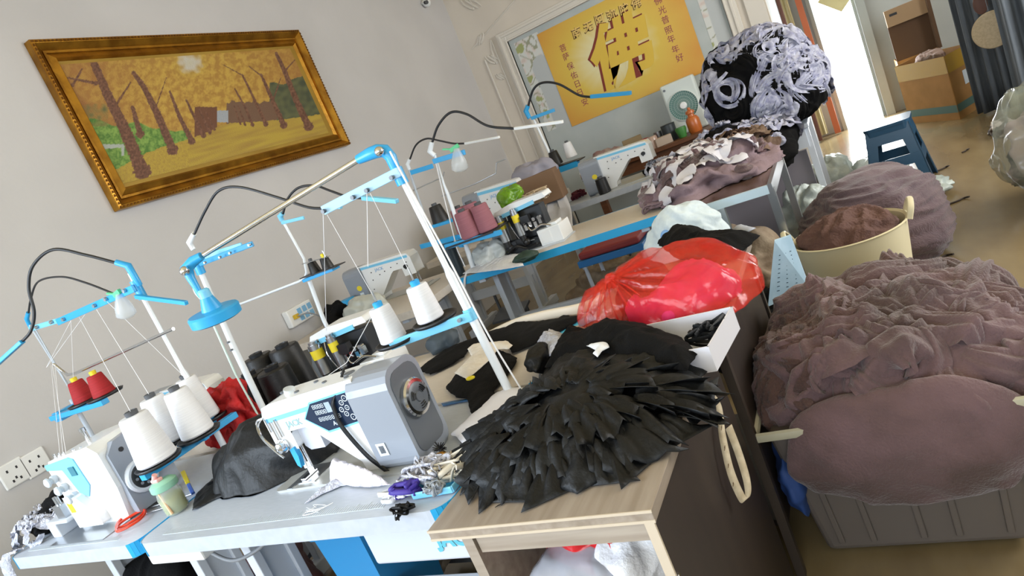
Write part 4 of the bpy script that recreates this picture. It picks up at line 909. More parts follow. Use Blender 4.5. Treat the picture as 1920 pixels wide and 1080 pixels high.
# things in the open shelf
o=heap('red_plastic_bag',heap_fn((-.66,1.10,.60),(.11,.10,.085),.018,11,3,zmin=.52),mat('plastic_red_dark','c41c22',.25,bump=.3,bscale=30),50,90); tag(o,'red plastic bag inside the cabinet opening','bag')
o=heap('white_clothes',heap_fn((-.575,1.05,.575),(.075,.085,.075),.018,11,9,zmin=.52),F_wht,50,90); tag(o,'crumpled pale garments in the cabinet opening, right of the red bag','clothes')
o=heap('dark_clothes',heap_fn((-.58,1.22,.605),(.075,.08,.075),.02,14,19,zmin=.52),mat('plastic_navy','161a30',.25,bump=.4,bscale=60),50,90); tag(o,'dark glossy bag behind the pale garments in the cabinet','bag')
o=sheet('zip_bag',[Vector(p) for p in ((-.80,.93,.62),(-.60,.94,.54),(-.56,1.10,.54),(-.78,1.12,.60))],mat('clear_film','b8bcc8',.15,alpha=.55),.0,.02,10,.04,5,.012); tag(o,'clear zip bag with white edge at the front of the cabinet shelf','bag')
# second unit
c2=thing('side_table','ash wood side table with metal legs holding the red plastic bag','table',(-.69,2.03,0))
b=MB(); b.bb((-.915,1.61,.735),(-.42,2.44,.76)); b.build('top_board',W_ash,c2,world=True,bevel=.0015)
for x in (-.90,-.44):
    for y in (1.64,2.40): b=MB(); b.bb((x-.012,y-.012,0),(x+.012,y+.012,.735)); b.build('leg',mat('leg_dark','3a322c',.4),c2,world=True)
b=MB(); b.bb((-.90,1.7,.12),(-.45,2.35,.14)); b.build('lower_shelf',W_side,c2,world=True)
b=MB(); b.bb((-.448,1.66,.14),(-.436,2.38,.735)); b.build('side_panel',W_side,c2,world=True)  # dark board added for the black shade under the table top
# pleated black garment heap
heap_out=[(915,905),(960,912),(1010,915),(1045,922),(1085,932),(1135,912),(1180,880),(1235,845),(1262,800),(1258,755),(1300,728),(1330,700),(1300,672),(1240,668),(1170,660),(1110,662),(1050,672),(1020,700),(1000,735),(965,770),(945,820),(940,865)]
o=sheet('black_garment',PX3(zig(heap_out,12,30)),F_blk,.004,.020,11,.075,4,.009); tag(o,'heap of black satin skirts with jagged pinked hems on the ash cabinet','clothes',kind=None)
def petals(seed,cx,cy,n,rad,z0,lab,rr=(.05,.10)):
    """overlapping hem corners lying over the heap"""
    R=random.Random(seed); M=MB()
    for k in range(n):
        a=R.uniform(0,6.28); d=rad*math.sqrt(R.uniform(.02,1)); x=cx+d*1.15*math.cos(a); y=cy+d*.85*math.sin(a)
        L=R.uniform(*rr); W=L*R.uniform(.40,.62); th=a+R.uniform(-.5,.5); h=z0*(1-(d/rad)**2.2*.82)+.012
        ux,uy=math.cos(th),math.sin(th); V=[]; N=7; cc=R.uniform(2,5)
        for i in range(N+1):
            s=i/N; wd=W*(.35+.75*s)
            for j in range(9):
                q=j/8-.5; zz=.762+h+.006*math.sin(s*cc+q*3)-(.05*s*s)*(d/rad)+(.003+.010*s)*math.sin(q*15+cc); ex=L*s*(.9+.5*q*(1 if cc>3.5 else -1)*s)
                V.append((x+ux*ex-uy*wd*q*2,y+uy*ex+ux*wd*q*2,max(.763,zz)))
        M.add(V,[(i*9+j,i*9+j+1,(i+1)*9+j+1,(i+1)*9+j) for i in range(N) for j in range(8)],0,True)
    return M
hc2=T(1085,800,Z=.76); M=petals(5,hc2.x+.0,hc2.y-.012,125,.22,.080,'',(.07,.115))
q=M.build('pleated_hems',F_blk,None,fixn=False); q.parent=o; q.matrix_parent_inverse=Matrix(); q.modifiers.new('t','SOLIDIFY').thickness=.0012
o=sheet('black_garment',PX3([(1060,668),(1085,640),(1130,655),(1160,632),(1230,645),(1290,668),(1325,700),(1300,735),(1230,720),(1150,720),(1080,715),(1035,720)]),F_blk2,.05,.02,12,.045,8,.010); tag(o,'smooth black garment draped from the skirt heap to the white box','clothes')
o=sheet('lace_collar',PX3([(1012,655),(1040,632),(1065,640),(1085,660),(1060,672),(1035,680)],.78),F_lace,.02,.015,25,.02,5,.007); tag(o,'white lace piece lying over black cloth at the top of the heap','lace')
o=heap('black_sleeve',heap_fn(T(1012,672,Z=.80),(.03,.07,.035),.01,22,5),F_blk,30,50); tag(o,'rolled black sleeve left of the white lace','clothes')
o=heap('black_tape_roll',heap_fn(T(1128,650,Z=.79),(.045,.03,.028),.008,30,8),F_blk,30,50); tag(o,'knotted black bundle beside the red plastic bag','cloth')
o=sheet('white_strip',PX3([(1108,668),(1145,662),(1150,672),(1135,680),(1130,690),(1120,684),(1125,676)],.82),F_wht,.03,.006,30,.006,3,.006); tag(o,'small white ribbon end on the black garment heap','ribbon')
# white box with black ribbons
bx=thing('white_box','white open cardboard box with black ribbons, in front of the red plastic bag','box',(-.56,1.52,.762))
r1=T(1345,696,Z=.762); r2=T(1388,616,Z=.762); lb=T(1162,622,Z=.82)
A=Vector((r1.x,r1.y,0)); B=Vector((r2.x,r2.y,0)); D=Vector((lb.x,lb.y,0)); Cc=A+(D-B)
def wallq(a,b,h=.062,t=.004):
    d=(b-a).normalized(); n=Vector((-d.y,d.x,0))*t; z=Vector((0,0,.762)); H=Vector((0,0,h))
    M=MB(); V=[a+z,b+z,b+n+z,a+n+z]; M.add(V+[v+H for v in V],[(0,3,2,1),(4,5,6,7),(0,1,5,4),(1,2,6,5),(2,3,7,6),(3,0,4,7)]); return M
M_card=mat('card_white','dcdce4',.5)
for a,b_ in ((A,B),(B,D),(D,Cc),(Cc,A)): wallq(a,b_).build('box_wall',M_card,bx,world=True)
M=MB(); z=Vector((0,0,.764)); M.add([A+z,B+z,D+z,Cc+z],[(0,1,2,3)]); M.build('box_base',M_card,bx,world=True)
R=random.Random(3); M=MB(); pc=T(1330,628,Z=.79)
for k in range(16):
    p=[pc+Vector((R.uniform(-.05,.05),R.uniform(-.05,.05),R.uniform(-.015,.03))) for _ in range(4)]; M.tube(spline(p,7),.006,0,5,flat=.25)
tag(M.build('black_ribbons',F_blk,None),'tangle of black ribbons in the white open box','ribbon',kind='stuff')
# red plastic bag with pink cloth inside
F_bag=mat('plastic_red_film','e0231a',.16,col2='f03a20',nscale=7,bump=.35,bscale=30,stretch=(1,2,1),alpha=.42,spec=.8,sheen=0)
def bsh(d): return 1+.10*max(0,-d.x)*0
kn=T(1195,487,Y=1.95)
fb0=heap_fn((-.60,1.90,.80),(.255,.20,.125),.006,9,6,power=.8,zmin=.763,stretch=(1,1.6,.7),big=.09)
KP=Vector((-.72,1.80,.915))
def fb(a,t):
    p,n_=fb0(a,t); d=p-KP; L=d.length; an=math.atan2(d.y,d.x)+.35*nz(p,6,2)
    s=math.sin(an*13+2*nz(p,5,7))*.6+math.sin(an*31+3*nz(p,9,3))*.4
    fall=math.exp(-((L-.09)/.11)**2)*.010+.0035
    p=p+n_*s*fall
    pull=math.exp(-(L/.075)**2); p=p+(KP-p)*pull*.35+Vector((0,0,.012*pull))
    if p.z<.763: p.z=.763
    return p,n_
bag=thing('red_plastic_bag','big glossy red plastic bag knotted at the left with pink cloth showing through','bag',(-.60,1.90,.762))
heap('bag_film',fb,F_bag,110,190,bag)
M=MB(); kp=KP+Vector((.008,.01,.004))
R=random.Random(8)
for k in range(14):
    a=R.uniform(0,6.28); e,_=fb(R.uniform(.6,1.2),R.uniform(2.6,4.9)); e=Vector(e); mid=kp.lerp(e,.5)+Vector((R.uniform(-.01,.01),R.uniform(-.01,.01),.012))
    M.tube(spline([kp,mid,e+Vector((0,0,.0))],7),[.0025]*14+[.001],0,6)
M.build('gathered_folds',F_bag,bag,world=True,fixn=False)
heap('bag_knot',heap_fn(KP+Vector((.003,.003,.008)),(.018,.015,.020),.008,40,4),F_bag,24,40,bag)
heap('pink_cloth',heap_fn((-.55,1.86,.785),(.165,.140,.095),.02,10,2,zmin=.765),F_mag,50,80,bag)
heap('dark_cloth',heap_fn((-.66,1.93,.80),(.10,.12,.10),.02,12,7,zmin=.765),mat('cloth_maroon','5c1a12',.8),50,80,bag)
# black cloth and papers behind the bag
o=sheet('black_cloth',PX3([(1235,462),(1262,445),(1285,432),(1330,440),(1375,450),(1428,446),(1412,462),(1392,478),(1380,492),(1330,500),(1270,490)]),F_blk2,.01,.02,9,.05,3,.012); tag(o,'flat black cloth behind the red plastic bag','cloth')
o=sheet('grey_paper',PX3([(1378,440),(1395,432),(1420,440),(1408,447),(1385,450)]),mat('paper_greyblue','aab0be',.6),.025,.003,9,.01,3,.012); tag(o,'small blue grey paper at the far end of the ash side table','paper')
# hanging size tape
M_tape=mat('tape_cream','cdbfa4',.7,col2='b5a588',nscale=40)
tp=strip('size_label_tape',[Vector((-.435,1.36,.755)),T(1345,760,X=-.432),T(1355,820,X=-.428),T(1370,885,X=-.425),T(1392,935,X=-.42),T(1402,930,X=-.41),T(1400,900,X=-.405),T(1385,850,X=-.41),T(1366,800,X=-.415)],.020,M_tape,(.65,.75,0.1),None,'cream size label tape hanging in a loop down the dark cabinet side','tape',8)
M=MB()
for (px,py) in ((1340,735),(1348,778),(1353,800),(1359,838),(1366,870),(1375,905)): M.box(T(px,py,X=-.4255),(.001,.009,.002),0); M.box(T(px,py+4,X=-.4255),(.001,.012,.001),0)
M.build('printed_sizes',mat('ink_brown','6a5136',.7),tp)
o=strip('black_scrap',PX3([(930,950),(938,946),(944,944)],.763),.006,F_blk,(.5,1,0),None,'tiny black scrap on the bare front of the ash cabinet','scrap')
# ------------------------------------------------------------------ around the nearest machine
st=[T(645,690,Y=1.27),T(636,722,Y=1.21),T(624,752,Y=1.185),T(628,772,Y=1.183),T(636,792,Y=1.182),T(655,818,Y=1.182),T(690,856,Y=1.182),T(722,881,Y=1.175),T(748,903,Y=1.16)]
strip('black_ribbon',st,.014,F_blk,(1,0.1,.35),None,'black ribbon hanging over the control panel of the nearest machine','ribbon',8,th=.0015)
o=sheet('sheet_of_paper',PX3([(848,821),(894,854),(944,812),(956,778),(969,757),(994,734),(958,732),(930,746)]),mat('paper_white','e2e3ee',.6),.012,.004,6,.012,3,.012); tag(o,'white paper lying at the foot of the tallest pole','paper')
tr=thing('parts_tray','blue plastic tray with cuttings at the right end of the front table','tray',(-1.05,1.14,.762))
M=MB(); a0=T(775,935,Z=.765); a1=T(850,922,Z=.765); a2=T(884,880,Z=.765); a3=T(815,890,Z=.765)
M.add([a0,a1,a2,a3],[(0,1,2,3)]); M.build('tray_floor',M_blue,tr,world=True)
for p,q_ in ((a0,a1),(a1,a2),(a2,a3),(a3,a0)): barp('tray_rim',p+Vector((0,0,.006)),q_+Vector((0,0,.006)),.005,.016,M_lblue,tr)
def tangle(name,c_,r,n,m,rad,label,cat,seed,flat=.3,kind='stuff',zmin=.765,k=5):
    R=random.Random(seed); M=MB()
    for _ in range(n):
        p=[Vector((c_[0]+R.uniform(-r[0],r[0]),c_[1]+R.uniform(-r[1],r[1]),max(zmin,c_[2]+R.uniform(-r[2],r[2])))) for _ in range(k)]
        M.tube(spline(p,7),rad*R.uniform(.6,1.3),0,5,flat=flat)
    return tag(M.build(name,m,None,fixn=False),label,cat,kind=kind)
tangle('lace_cuttings',T(800,885,Z=.785),(.06,.05,.022),26,F_lace,.006,'tangle of white lace cuttings beside the grey motor cover','lace',2)
tangle('lace_cuttings',T(850,872,Z=.785),(.045,.05,.018),16,mat('lace_cream','d8d2c4',.8),.006,'cream and white lace strips on the right rim of the blue tray','lace',4)
tangle('purple_ribbon',T(762,918,Z=.782),(.035,.02,.014),10,mat('cloth_purple','3c2a90',.6),.007,'dark purple ribbon knot at the left of the blue tray','ribbon',5)
tangle('silver_cuttings',T(812,915,Z=.783),(.025,.018,.012),14,mat('foil_grey','9aa0a8',.3),.004,'grey shredded threads inside the blue tray','threads',6)
tangle('black_cuttings',T(752,955,Z=.775),(.025,.025,.01),5,F_blk,.005,'thin black ribbon scraps hanging on the front table edge','scrap',7)
tangle('white_tape',T(740,925,Z=.775),(.05,.02,.008),6,F_wht,.005,'curled white tape in front of the nearest machine pillar','tape',9)
o=sheet('white_lace_strip',PX3([(572,948),(600,932),(640,914),(680,905),(672,895),(640,900),(605,918),(585,935)]),F_lace,.004,.01,30,.006,3,.006); tag(o,'narrow white lace strip trailing across the front table','lace')
o=sheet('lilac_lace',PX3([(622,908),(634,892),(646,880),(668,888),(700,900),(735,912),(700,916),(660,914)]),mat('lace_lilac','e6e2f0',.8,bump=.6,bscale=150),.004,.012,26,.045,8,.006); tag(o,'puff of lilac lace under the arm of the nearest machine','lace')
tangle('thread_tail',T(590,955,Z=.765),(.05,.02,.001),3,M_thr,.0012,'loose white threads on the front table beside the needle plate','threads',11)
g=thing('brush_pompom','small black and gold round brush beside the grey motor cover','brush',T(825,842,Z=.78))
M=MB()
for k in range(22): a=k*math.pi/11; M.tube([(0,0,0),(.018*math.cos(a),.006*math.sin(k),.018*math.sin(a)+.004)],[.0025,.001],0,5)
M.build('bristles',M_blk,g); M=MB()
for k in range(12): a=-k*.3; M.tube([(.012,-.008,-.006),(.012+.016*math.cos(a),-.014,-.006+.014*math.sin(a))],[.003,.0015],0,5)
M.build('gold_petals',M_gold,g)
# black cloth bundle between the machines
fb2=heap_fn((-1.80,1.33,.77),(.24,.155,.145),.018,8,12,zmin=.762,big=.10,stretch=(1,1,.6))
o=heap('black_bundle',fb2,F_blk,90,150); tag(o,'large bulging black cloth bundle left of the nearest machine needle','cloth')
o=sheet('black_cloth_edge',PX3([(362,960),(368,930),(400,900),(480,880),(545,880),(560,890),(500,905),(440,925),(400,940)]),F_blk,.004,.012,20,.01,3,.01); tag(o,'spread hem of black cloth in front of the bundle','cloth')
fr_=heap_fn(T(440,765,Y=1.60),(.10,.05,.10),.03,16,3,zmin=.765,big=.3)
o=heap('red_cloth',fr_,F_red,50,90); tag(o,'bright red cloth bunched behind the black bundle','cloth')
o=heap('red_cloth',heap_fn((-2.36,1.60,.80),(.09,.05,.045),.02,18,6,zmin=.765,big=.25),F_red,40,70); tag(o,'red cloth seen between the white cones','cloth')
o=heap('red_cloth',heap_fn(T(400,800,Z=.775),(.05,.03,.02),.014,26,9,zmin=.765,big=.25),F_red,30,60); tag(o,'small red frill at the left edge of the black bundle','cloth')
# left end: cloth under the interlock
o=heap('black_cloth',heap_fn((-2.83,1.27,.80),(.17,.17,.065),.03,10,15,zmin=.763,big=.15),F_blk2,70,110); tag(o,'black cloth heap at the far left end of the table','cloth')
M=MB(); fl=heap_fn((-2.84,1.18,.79),(.14,.13,.045),.01,10,5,zmin=.763); ribbons(M,fl,16,.16,.035,4,0,.2,1.5,.006,.010,3.0,6.2)
o=M.build('lace_trim',F_lace,None,fixn=False); tag(o,'pale grey lace frills over the front of the left black cloth','lace')
o=strip('lace_tail',[Vector((-2.83,1.02,.775)),Vector((-2.87,.985,.765)),Vector((-2.885,.975,.70)),Vector((-2.88,.975,.6))],.05,F_lace,(1,.3,0),None,'lace strip hanging off the left table corner','lace',6,.006)
# jar, scissors, tools
j=thing('drink_jar','glass jar of yellow green tea with a mint and pink lid on the front table','jar',T(335,957,Z=.762))
b=MB(); b.lathe([(.030,0),(.036,.006),(.038,.06),(.033,.078),(.033,.086)],(0,0,0),(0,0,1),0,28,cap=False); b.lathe([(0,0),(.03,0)],(0,0,0),(0,0,1),0,28,cap=False); b.build('glass',mat('jar_glass','dfe8dc',.06,alpha=.35,spec=.8),j,fixn=False)
b=MB(); b.lathe([(.028,.003),(.034,.008),(.0355,.056)],(0,0,0),(0,0,1),0,28); b.build('tea',mat('tea_green','a8a84c',.2,col2='7f8c34',nscale=30,alpha=.85),j)
b=MB(); b.lathe([(.040,.084),(.042,.088),(.041,.104),(.030,.112),(0,.114)],(0,0,0),(0,0,1),0,28); b.build('lid',mat('plastic_mint','8fc4ac',.35),j)
b=MB(); b.box((-.008,-.008,.118),(.036,.022,.012)); b.cyl((-.015,-.012,.118),(.0,-.01,.137),.008); b.build('spout_cap',mat('plastic_pink','e3aaa6',.35),j,bevel=.004)
b=MB(); b.tube([(.0,-.028,.10),(.022,-.034,.01)],.005,0,8); b.build('straw_strap',mat('strap_peach','e0b890',.5),j)
sc_=thing('scissors','orange handled scissors lying in front of the interlock machine','scissors',T(262,965,Z=.763))
M_or=mat('handle_orange','e8401c',.3)
for s in (0,1):
    P=[T(x,y+s*6,Z=.768+s*.005) for x,y in ((218,988),(224,976),(245,962),(268,950),(272,956),(262,968),(240,982),(222,990))]
    M=MB(); M.tube(spline(P+[P[0]],5)[:-1],.0042,0,7,closed=True); M.build('handle',M_or,sc_,world=True)
for a,b_ in (((268,955),(345,930)),((272,962),(352,938))): barp('blade',T(*a,Z=.768),T(*b_,Z=.768),.010,.002,M_steel,sc_)
t_=thing('screwdriver','dark screwdriver beside the scissors','tool',T(320,935,Z=.765)); barp('shaft',T(300,948,Z=.768),T(362,925,Z=.768),.004,.004,M_steel,t_); barp('grip',T(290,940,Z=.77),T(300,895,Z=.80),.012,.01,M_mdgry,t_)
t_=thing('tweezers','small scissors with yellow and blue grips behind the jar','tool',T(352,905,Z=.765)); barp('grip',T(343,885,Z=.80),T(352,905,Z=.79),.014,.01,M_lab,t_); barp('grip',T(352,905,Z=.785),T(362,925,Z=.775),.012,.008,mat('grip_blue','3a62b8',.4),t_)
# ------------------------------------------------------------------ second row table
Z5=lambda l: [(760+x/4.5,560+y/4.5) for x,y in l]
o=sheet('long_black_cloth',PX3(Z5([(110,610),(250,500),(420,400),(560,350),(700,290),(860,245),(940,200),(1130,200),(1300,175),(1340,140),(1400,160),(1515,140),(1440,210),(1300,290),(1180,350),(1100,390),(960,450),(900,470),(880,400),(740,385),(560,410),(500,500),(400,560),(215,650)]),.765),F_blk2,.004,.006,10,.012,3,.012); tag(o,'long black cloth laid along the second row table','cloth')
o=sheet('black_garment',PX3(Z5([(350,750),(430,650),(560,560),(720,520),(790,440),(900,480),(950,510),(930,570),(830,700),(750,790),(770,870),(590,1010),(540,940),(520,850),(430,840),(370,790)]),.767),F_blk2,.003,.008,12,.018,5,.010); tag(o,'black garment with white lining spread behind the nearest machine','clothes')
o2=sheet('white_lining',PX3(Z5([(425,640),(560,500),(530,440),(600,395),(720,380),(860,370),(912,410),(880,440),(790,440),(740,510),(590,650),(520,690)]),.785),F_crm,.006,.008,20,.010,7,.008); o2.parent=o
b=MB(); yc=T(882,709,Z=.80); b.tube([yc+Vector((.012*math.cos(a*.5),.008*math.sin(a*.5),0)) for a in range(13)],.004,0,6,closed=True); b.build('yellow_ring',M_lab,o)
o=sheet('seam_tape',PX3([(828,757),(880,747),(960,733),(1002,724),(1002,729),(960,738),(880,752),(829,762)],.763),mat('tape_navy','2b5c8c',.5),.001,.001,9,0,3,.012); tag(o,'dark blue tape along the seam between the front tables','tape')
o=sheet('white_cloth',PX3([(1055,636),(1085,615),(1120,622),(1125,640),(1090,650),(1062,648)],.765),F_crm,.004,.012,20,.02,7,.008); tag(o,'crumpled cream cloth between the lace and the red plastic bag','cloth')
o=sheet('cyan_card',PX3([(1030,628),(1052,612),(1110,590),(1118,600),(1080,618),(1042,634)],.762),mat('card_cyan','4cb0d4',.5),.0015,.001,9,.0,7,.012); tag(o,'light blue card strip on the second row table edge','card')
o=heap('grey_motor_cloth',heap_fn(T(830,640,Z=.79),(.07,.06,.05),.01,14,4,zmin=.763),mat('cloth_slate','3a4650',.6),36,60); tag(o,'dark slate bundle behind the blue tray arm','cloth')
ch=thing('stool_seat','cream round backed plastic chair behind the second row table','chair',(-1.35,2.45,0))
M=MB(); M.tube(spline([T(880,650,Z=.70),T(960,610,Z=.76),T(1020,592,Z=.78),T(1090,578,Z=.78),T(1130,560,Z=.76)]),[.02]*41,0,8,flat=.5); M.build('back_rail',mat('plastic_cream','ddd0bc',.5),ch,world=True,fixn=False)
for x in (-1.55,-1.15):
    M=MB(); M.tube([(x,2.42,0),(x,2.35,.70)],.015); M.build('leg',mat('plastic_cream','ddd0bc',.5),ch,world=True)
M=MB(); M.bb((-1.56,2.30,.42),(-1.14,2.66,.45)); M.build('seat',mat('plastic_cream','ddd0bc',.5),ch,world=True,bevel=.01)
o=heap('white_bag',heap_fn((-2.78,3.10,.82),(.16,.09,.09),.03,9,4,zmin=.77,big=.2),mat('film_grey','b9bcb4',.3,alpha=.85),40,70); tag(o,'grey plastic film bag behind the overlock machine','bag')
o=heap('dark_scraps',heap_fn((-3.0,3.10,.82),(.10,.08,.08),.03,14,7,zmin=.77,big=.3),F_blk2,40,60); tag(o,'dark scraps heaped behind the overlock arm','scrap')
# blue cup by machine C1
b=MB(); p=T(655,572,Y=3.45); b.lathe([(.050,0),(.056,.02),(.056,.10),(.050,.105)],Vector((p.x,3.45,.762)),(0,0,1),0,24); tag(b.build('blue_cup',M_blue,None),'bright blue cup beside the grey cover near the wall','cup')
# ------------------------------------------------------------------ blue edged table
o=heap('white_plastic_bag',heap_fn(T(915,470,Y=3.62)-Vector((0,0,.03)),(.11,.10,.09),.03,12,4,zmin=.765,big=.2),mat('film_white','c8ccca',.35,col2='aeb4b4',nscale=9),40,70); tag(o,'crumpled white bag behind the foot of the mauve cone stand','bag')
o=sheet('white_cloth',PX3([(868,515),(905,488),(950,475),(975,478),(982,500),(940,507),(900,512)],.765),F_wht,.004,.012,12,.02,4,.012); tag(o,'white cloth lying on the corner of the blue edged table','cloth')
o=strip('white_tape_tail',[T(905,495,Y=3.46),T(880,505,Y=3.44),T(872,520,Y=3.44),T(871,540,Y=3.44)],.02,F_wht,(1,0,.2),None,'white tape hanging over the left of the blue table edge','tape')
o=heap('green_bag_cloth',heap_fn(T(985,482,Z=.79),(.07,.05,.03),.01,14,9,zmin=.765),mat('cloth_bottle_green','22382f',.6),30,50); tag(o,'dark green folded cloth on the front of the blue edged table','cloth')
o=tag(sheet('paper_bag',PX3([(925,478),(950,470),(962,460),(935,466)],.765),F_wht,.003,.004,9,.02,3,.012),'white paper bag behind the dark green cloth','paper')
b=MB(); p=T(843,500,Y=3.5); b.lathe([(.05,0),(.05,.22)],(p.x,3.55,.762),(0.05,0,1),0,24); tag(b.build('dark_canister',mat('canister_slate','2c3840',.35),None),'tall dark slate canister at the left end of the blue edged table','canister')
tangle('thread_cuttings',T(1240,380,Z=.785),(.09,.08,.02),22,F_pnk,.008,'dusty pink cuttings on the right end of the blue edged table','cuttings',3,.35)
o=heap('pink_cloth',heap_fn(T(1235,372,Z=.79),(.10,.10,.045),.03,12,4,zmin=.765,big=.2),F_pnk,40,70); tag(o,'dusty pink cloth heap on the far right corner of the blue edged table','cloth')
# behind it
o=heap('green_plastic_bag',heap_fn(T(957,368,Y=4.4),(.10,.08,.08),.02,14,4,big=.2),mat('film_green','7fae2c',.25,col2='5f8c1e',nscale=9,bump=.4),40,70); tag(o,'bright green plastic bag left of the overlock in the third row','bag')
b=MB(); p=T(1010,355,Y=4.9); b.box(p,(.38,.2,.24),0,Matrix.Rotation(.15,3,'Z')); tag(b.build('cardboard_carton',mat('carton_brown','7a5f48',.8),None,bevel=.004),'brown carton behind the third row overlock','carton')
o=heap('grey_sack',heap_fn(T(1000,330,Y=5.0),(.20,.12,.12),.03,8,4,big=.2),mat('sack_grey','8e8c98',.7),40,70); tag(o,'grey lilac sack on the brown carton','sack')
M=MB(); 
sp=spline([T(1028,330,Y=5.2),T(1040,372,Y=4.9),T(1046,405,Y=4.6),T(1040,440,Y=4.3)],6)
M2=MB(); V=[]
for i,pp in enumerate(sp):
    for jx in range(7): q_=jx/6-.5; V.append(pp+Vector((q_*(.10+.012*i),.03*math.sin(jx*2.1+i*.3),0)))
M2.add(V,[(i*7+jx,i*7+jx+1,(i+1)*7+jx+1,(i+1)*7+jx) for i in range(len(sp)-1) for jx in range(6)],0,True)
o=M2.build('plastic_film',mat('film_pale','c9ccd6',.25,alpha=.85),None); o.modifiers.new('t','SOLIDIFY').thickness=.001; tag(o,'hanging white plastic film left of the back row machine','film')
tangle('paper_cuttings',T(1005,368,Y=4.3),(.10,.06,.04),26,mat('paper_kraft','b8a488',.8),.008,'tangled kraft paper cuttings behind the third row overlock','cuttings',8,.3,zmin=.5)
# back row table things
o=heap('lace_scraps',heap_fn(T(1238,312,Z=.79),(.13,.10,.04),.02,14,4,zmin=.765),F_blk2,40,70); tag(o,'black scraps in front of the back row machine needle','scrap')
M=MB(); ribbons(M,heap_fn(T(1238,312,Z=.79),(.13,.10,.045),.01,14,4,zmin=.765),12,.2,.03,4,0,.1,1.5,.01,.01); q_=M.build('lace_edges',F_lace,o,fixn=False)
b=MB(); p=T(1105,385,Y=5.0); tangle('dark_red_scraps',T(1082,365,Z=.79),(.07,.06,.03),14,mat('cloth_wine','5a1a2a',.8),.010,'dark wine scraps beside the small white cone','scrap',2,.4)
# wooden table against the back wall
wt=thing('wooden_table','brown wooden table against the wall under the poster','table',(-1.7,6.85,0))
M_wood=mat('wood_reddish','6c4226',.45,col2='58341c',nscale=5,stretch=(.6,6,6))
b=MB(); b.bb((-2.45,6.55,.77),(-1.0,7.13,.81)); b.build('tabletop',M_wood,wt,world=True,bevel=.005)
b=MB(); b.bb((-2.38,6.60,.66),(-1.05,6.63,.77)); b.build('apron',M_wood,wt,world=True)
for x in (-2.38,-1.72,-1.08): b=MB(); b.bb((x-.035,6.59,0),(x+.035,6.66,.77)); b.build('leg',M_wood,wt,world=True,bevel=.004)
b=MB(); b.bb((-1.70,6.60,.50),(-1.08,6.63,.54)); b.build('stretcher',M_wood,wt,world=True)
fn_=thing('electric_fan','white box fan with green blades standing on the wooden table','fan',(-1.38,7.02,.81))
b=MB(); b.bb((-.17,-.05,0),(.17,.05,.52)); 
b.build('housing',mat('fan_white','c9d2cf',.4),fn_,bevel=.02)
b=MB(); b.lathe([(.152,0),(.152,.012),(.142,.016),(.142,0)],(0,-.05,.27),(0,-1,0),0,40,cap=False); b.build('grille_ring',mat('fan_white','c9d2cf',.4),fn_)
b=MB(); b.lathe([(0,.003),(.14,.003)],(0,-.05,.27),(0,-1,0),0,40,cap=False); gr=b.build('blade_disc',mat('fan_green','4f7c74',.4),fn_)
b=MB()
for k in range(40): a=k*math.pi/20; b.tube([(.03*math.cos(a),-.062,.27+.03*math.sin(a)),(.145*math.cos(a),-.062,.27+.145*math.sin(a))],.0013,0,4)
for r in (.06,.09,.12): b.tube([(r*math.cos(k*.2618),-.063,.27+r*math.sin(k*.2618)) for k in range(24)],.0013,0,4,closed=True)
b.build('grille_wires',mat('fan_wire','b4c4c0',.4),fn_)
b=MB(); b.lathe([(.036,0),(.030,.012),(0,.014)],(0,-.062,.27),(0,-1,0),0,24); b.build('hub',M_wp,fn_)
b=MB(); b.cyl((-.13,-.052,.47),(-.13,-.058,.47),.012); b.build('knob',M_mdgry,fn_)
def standon(nm,lab,cat,px,py,Yv,prof,m,z=.811):
    p=T(px,py,Y=Yv); b=MB(); b.lathe(prof,(p.x,Yv,z),(0,0,1),0,20); return tag(b.build(nm,m,None),lab,cat)
standon('orange_jug','orange plastic jug with a knob lid in front of the fan','jug',1300,230,6.75,[(.055,0),(.065,.02),(.065,.12),(.05,.15),(.035,.155),(.03,.18),(.045,.185),(.04,.21),(.015,.22),(.015,.24),(0,.245)],mat('plastic_orange','b5622c',.3))
standon('black_mug','dark cylindrical tin left of the fan','tin',1254,243,6.8,[(.07,0),(.07,.16),(.075,.165)],mat('tin_dark','2c3438',.4))
standon('green_pot','green pot between the dark tin and the orange jug','pot',1276,242,6.7,[(.035,0),(.055,.08),(.05,.10)],mat('pot_green','3a7a34',.5))
standon('silver_cup','small silver cup left of the dark tin','cup',1232,245,6.85,[(.04,0),(.045,.13)],M_steel)
standon('red_cup','red box cup on the left of the wooden table','cup',1215,283,6.7,[(.05,0),(.05,.12)],mat('cup_red','9c2028',.5))
standon('glass_jar','glass jar beside the red cup','jar',1228,277,6.65,[(.05,0),(.055,.10),(.045,.12)],mat('jar_pinkish','b49a8c',.2))
for (px,py,Yv,d,c_,lab) in ((1180,250,6.9,(.20,.12,.16),'8c7a5a','tan carton in the clutter left of the wooden table top'),(1244,262,6.66,(.16,.10,.08),'b4a496','pinkish open carton on the wooden table'),(1200,262,6.8,(.16,.1,.05),'2c3230','flat dark box behind the red cup'),(1168,275,6.7,(.14,.1,.12),'b0a49c','white paper cup pack above the back row machine')):
    p=T(px,py,Y=Yv); b=MB(); b.box((p.x,Yv,.811+d[2]/2),d,0,Matrix.Rotation(.3,3,'Z')); tag(b.build('small_carton',mat('carton_'+c_,c_,.7),None,bevel=.003),lab,'carton')
o=heap('pink_scraps',heap_fn((-2.22,6.7,.86),(.22,.12,.09),.04,9,5,zmin=.812,big=.2),mat('scrap_rose','86686a',.8,col2='a89a94',nscale=14),40,70); tag(o,'rose coloured scraps heaped on the left of the wooden table','scrap')
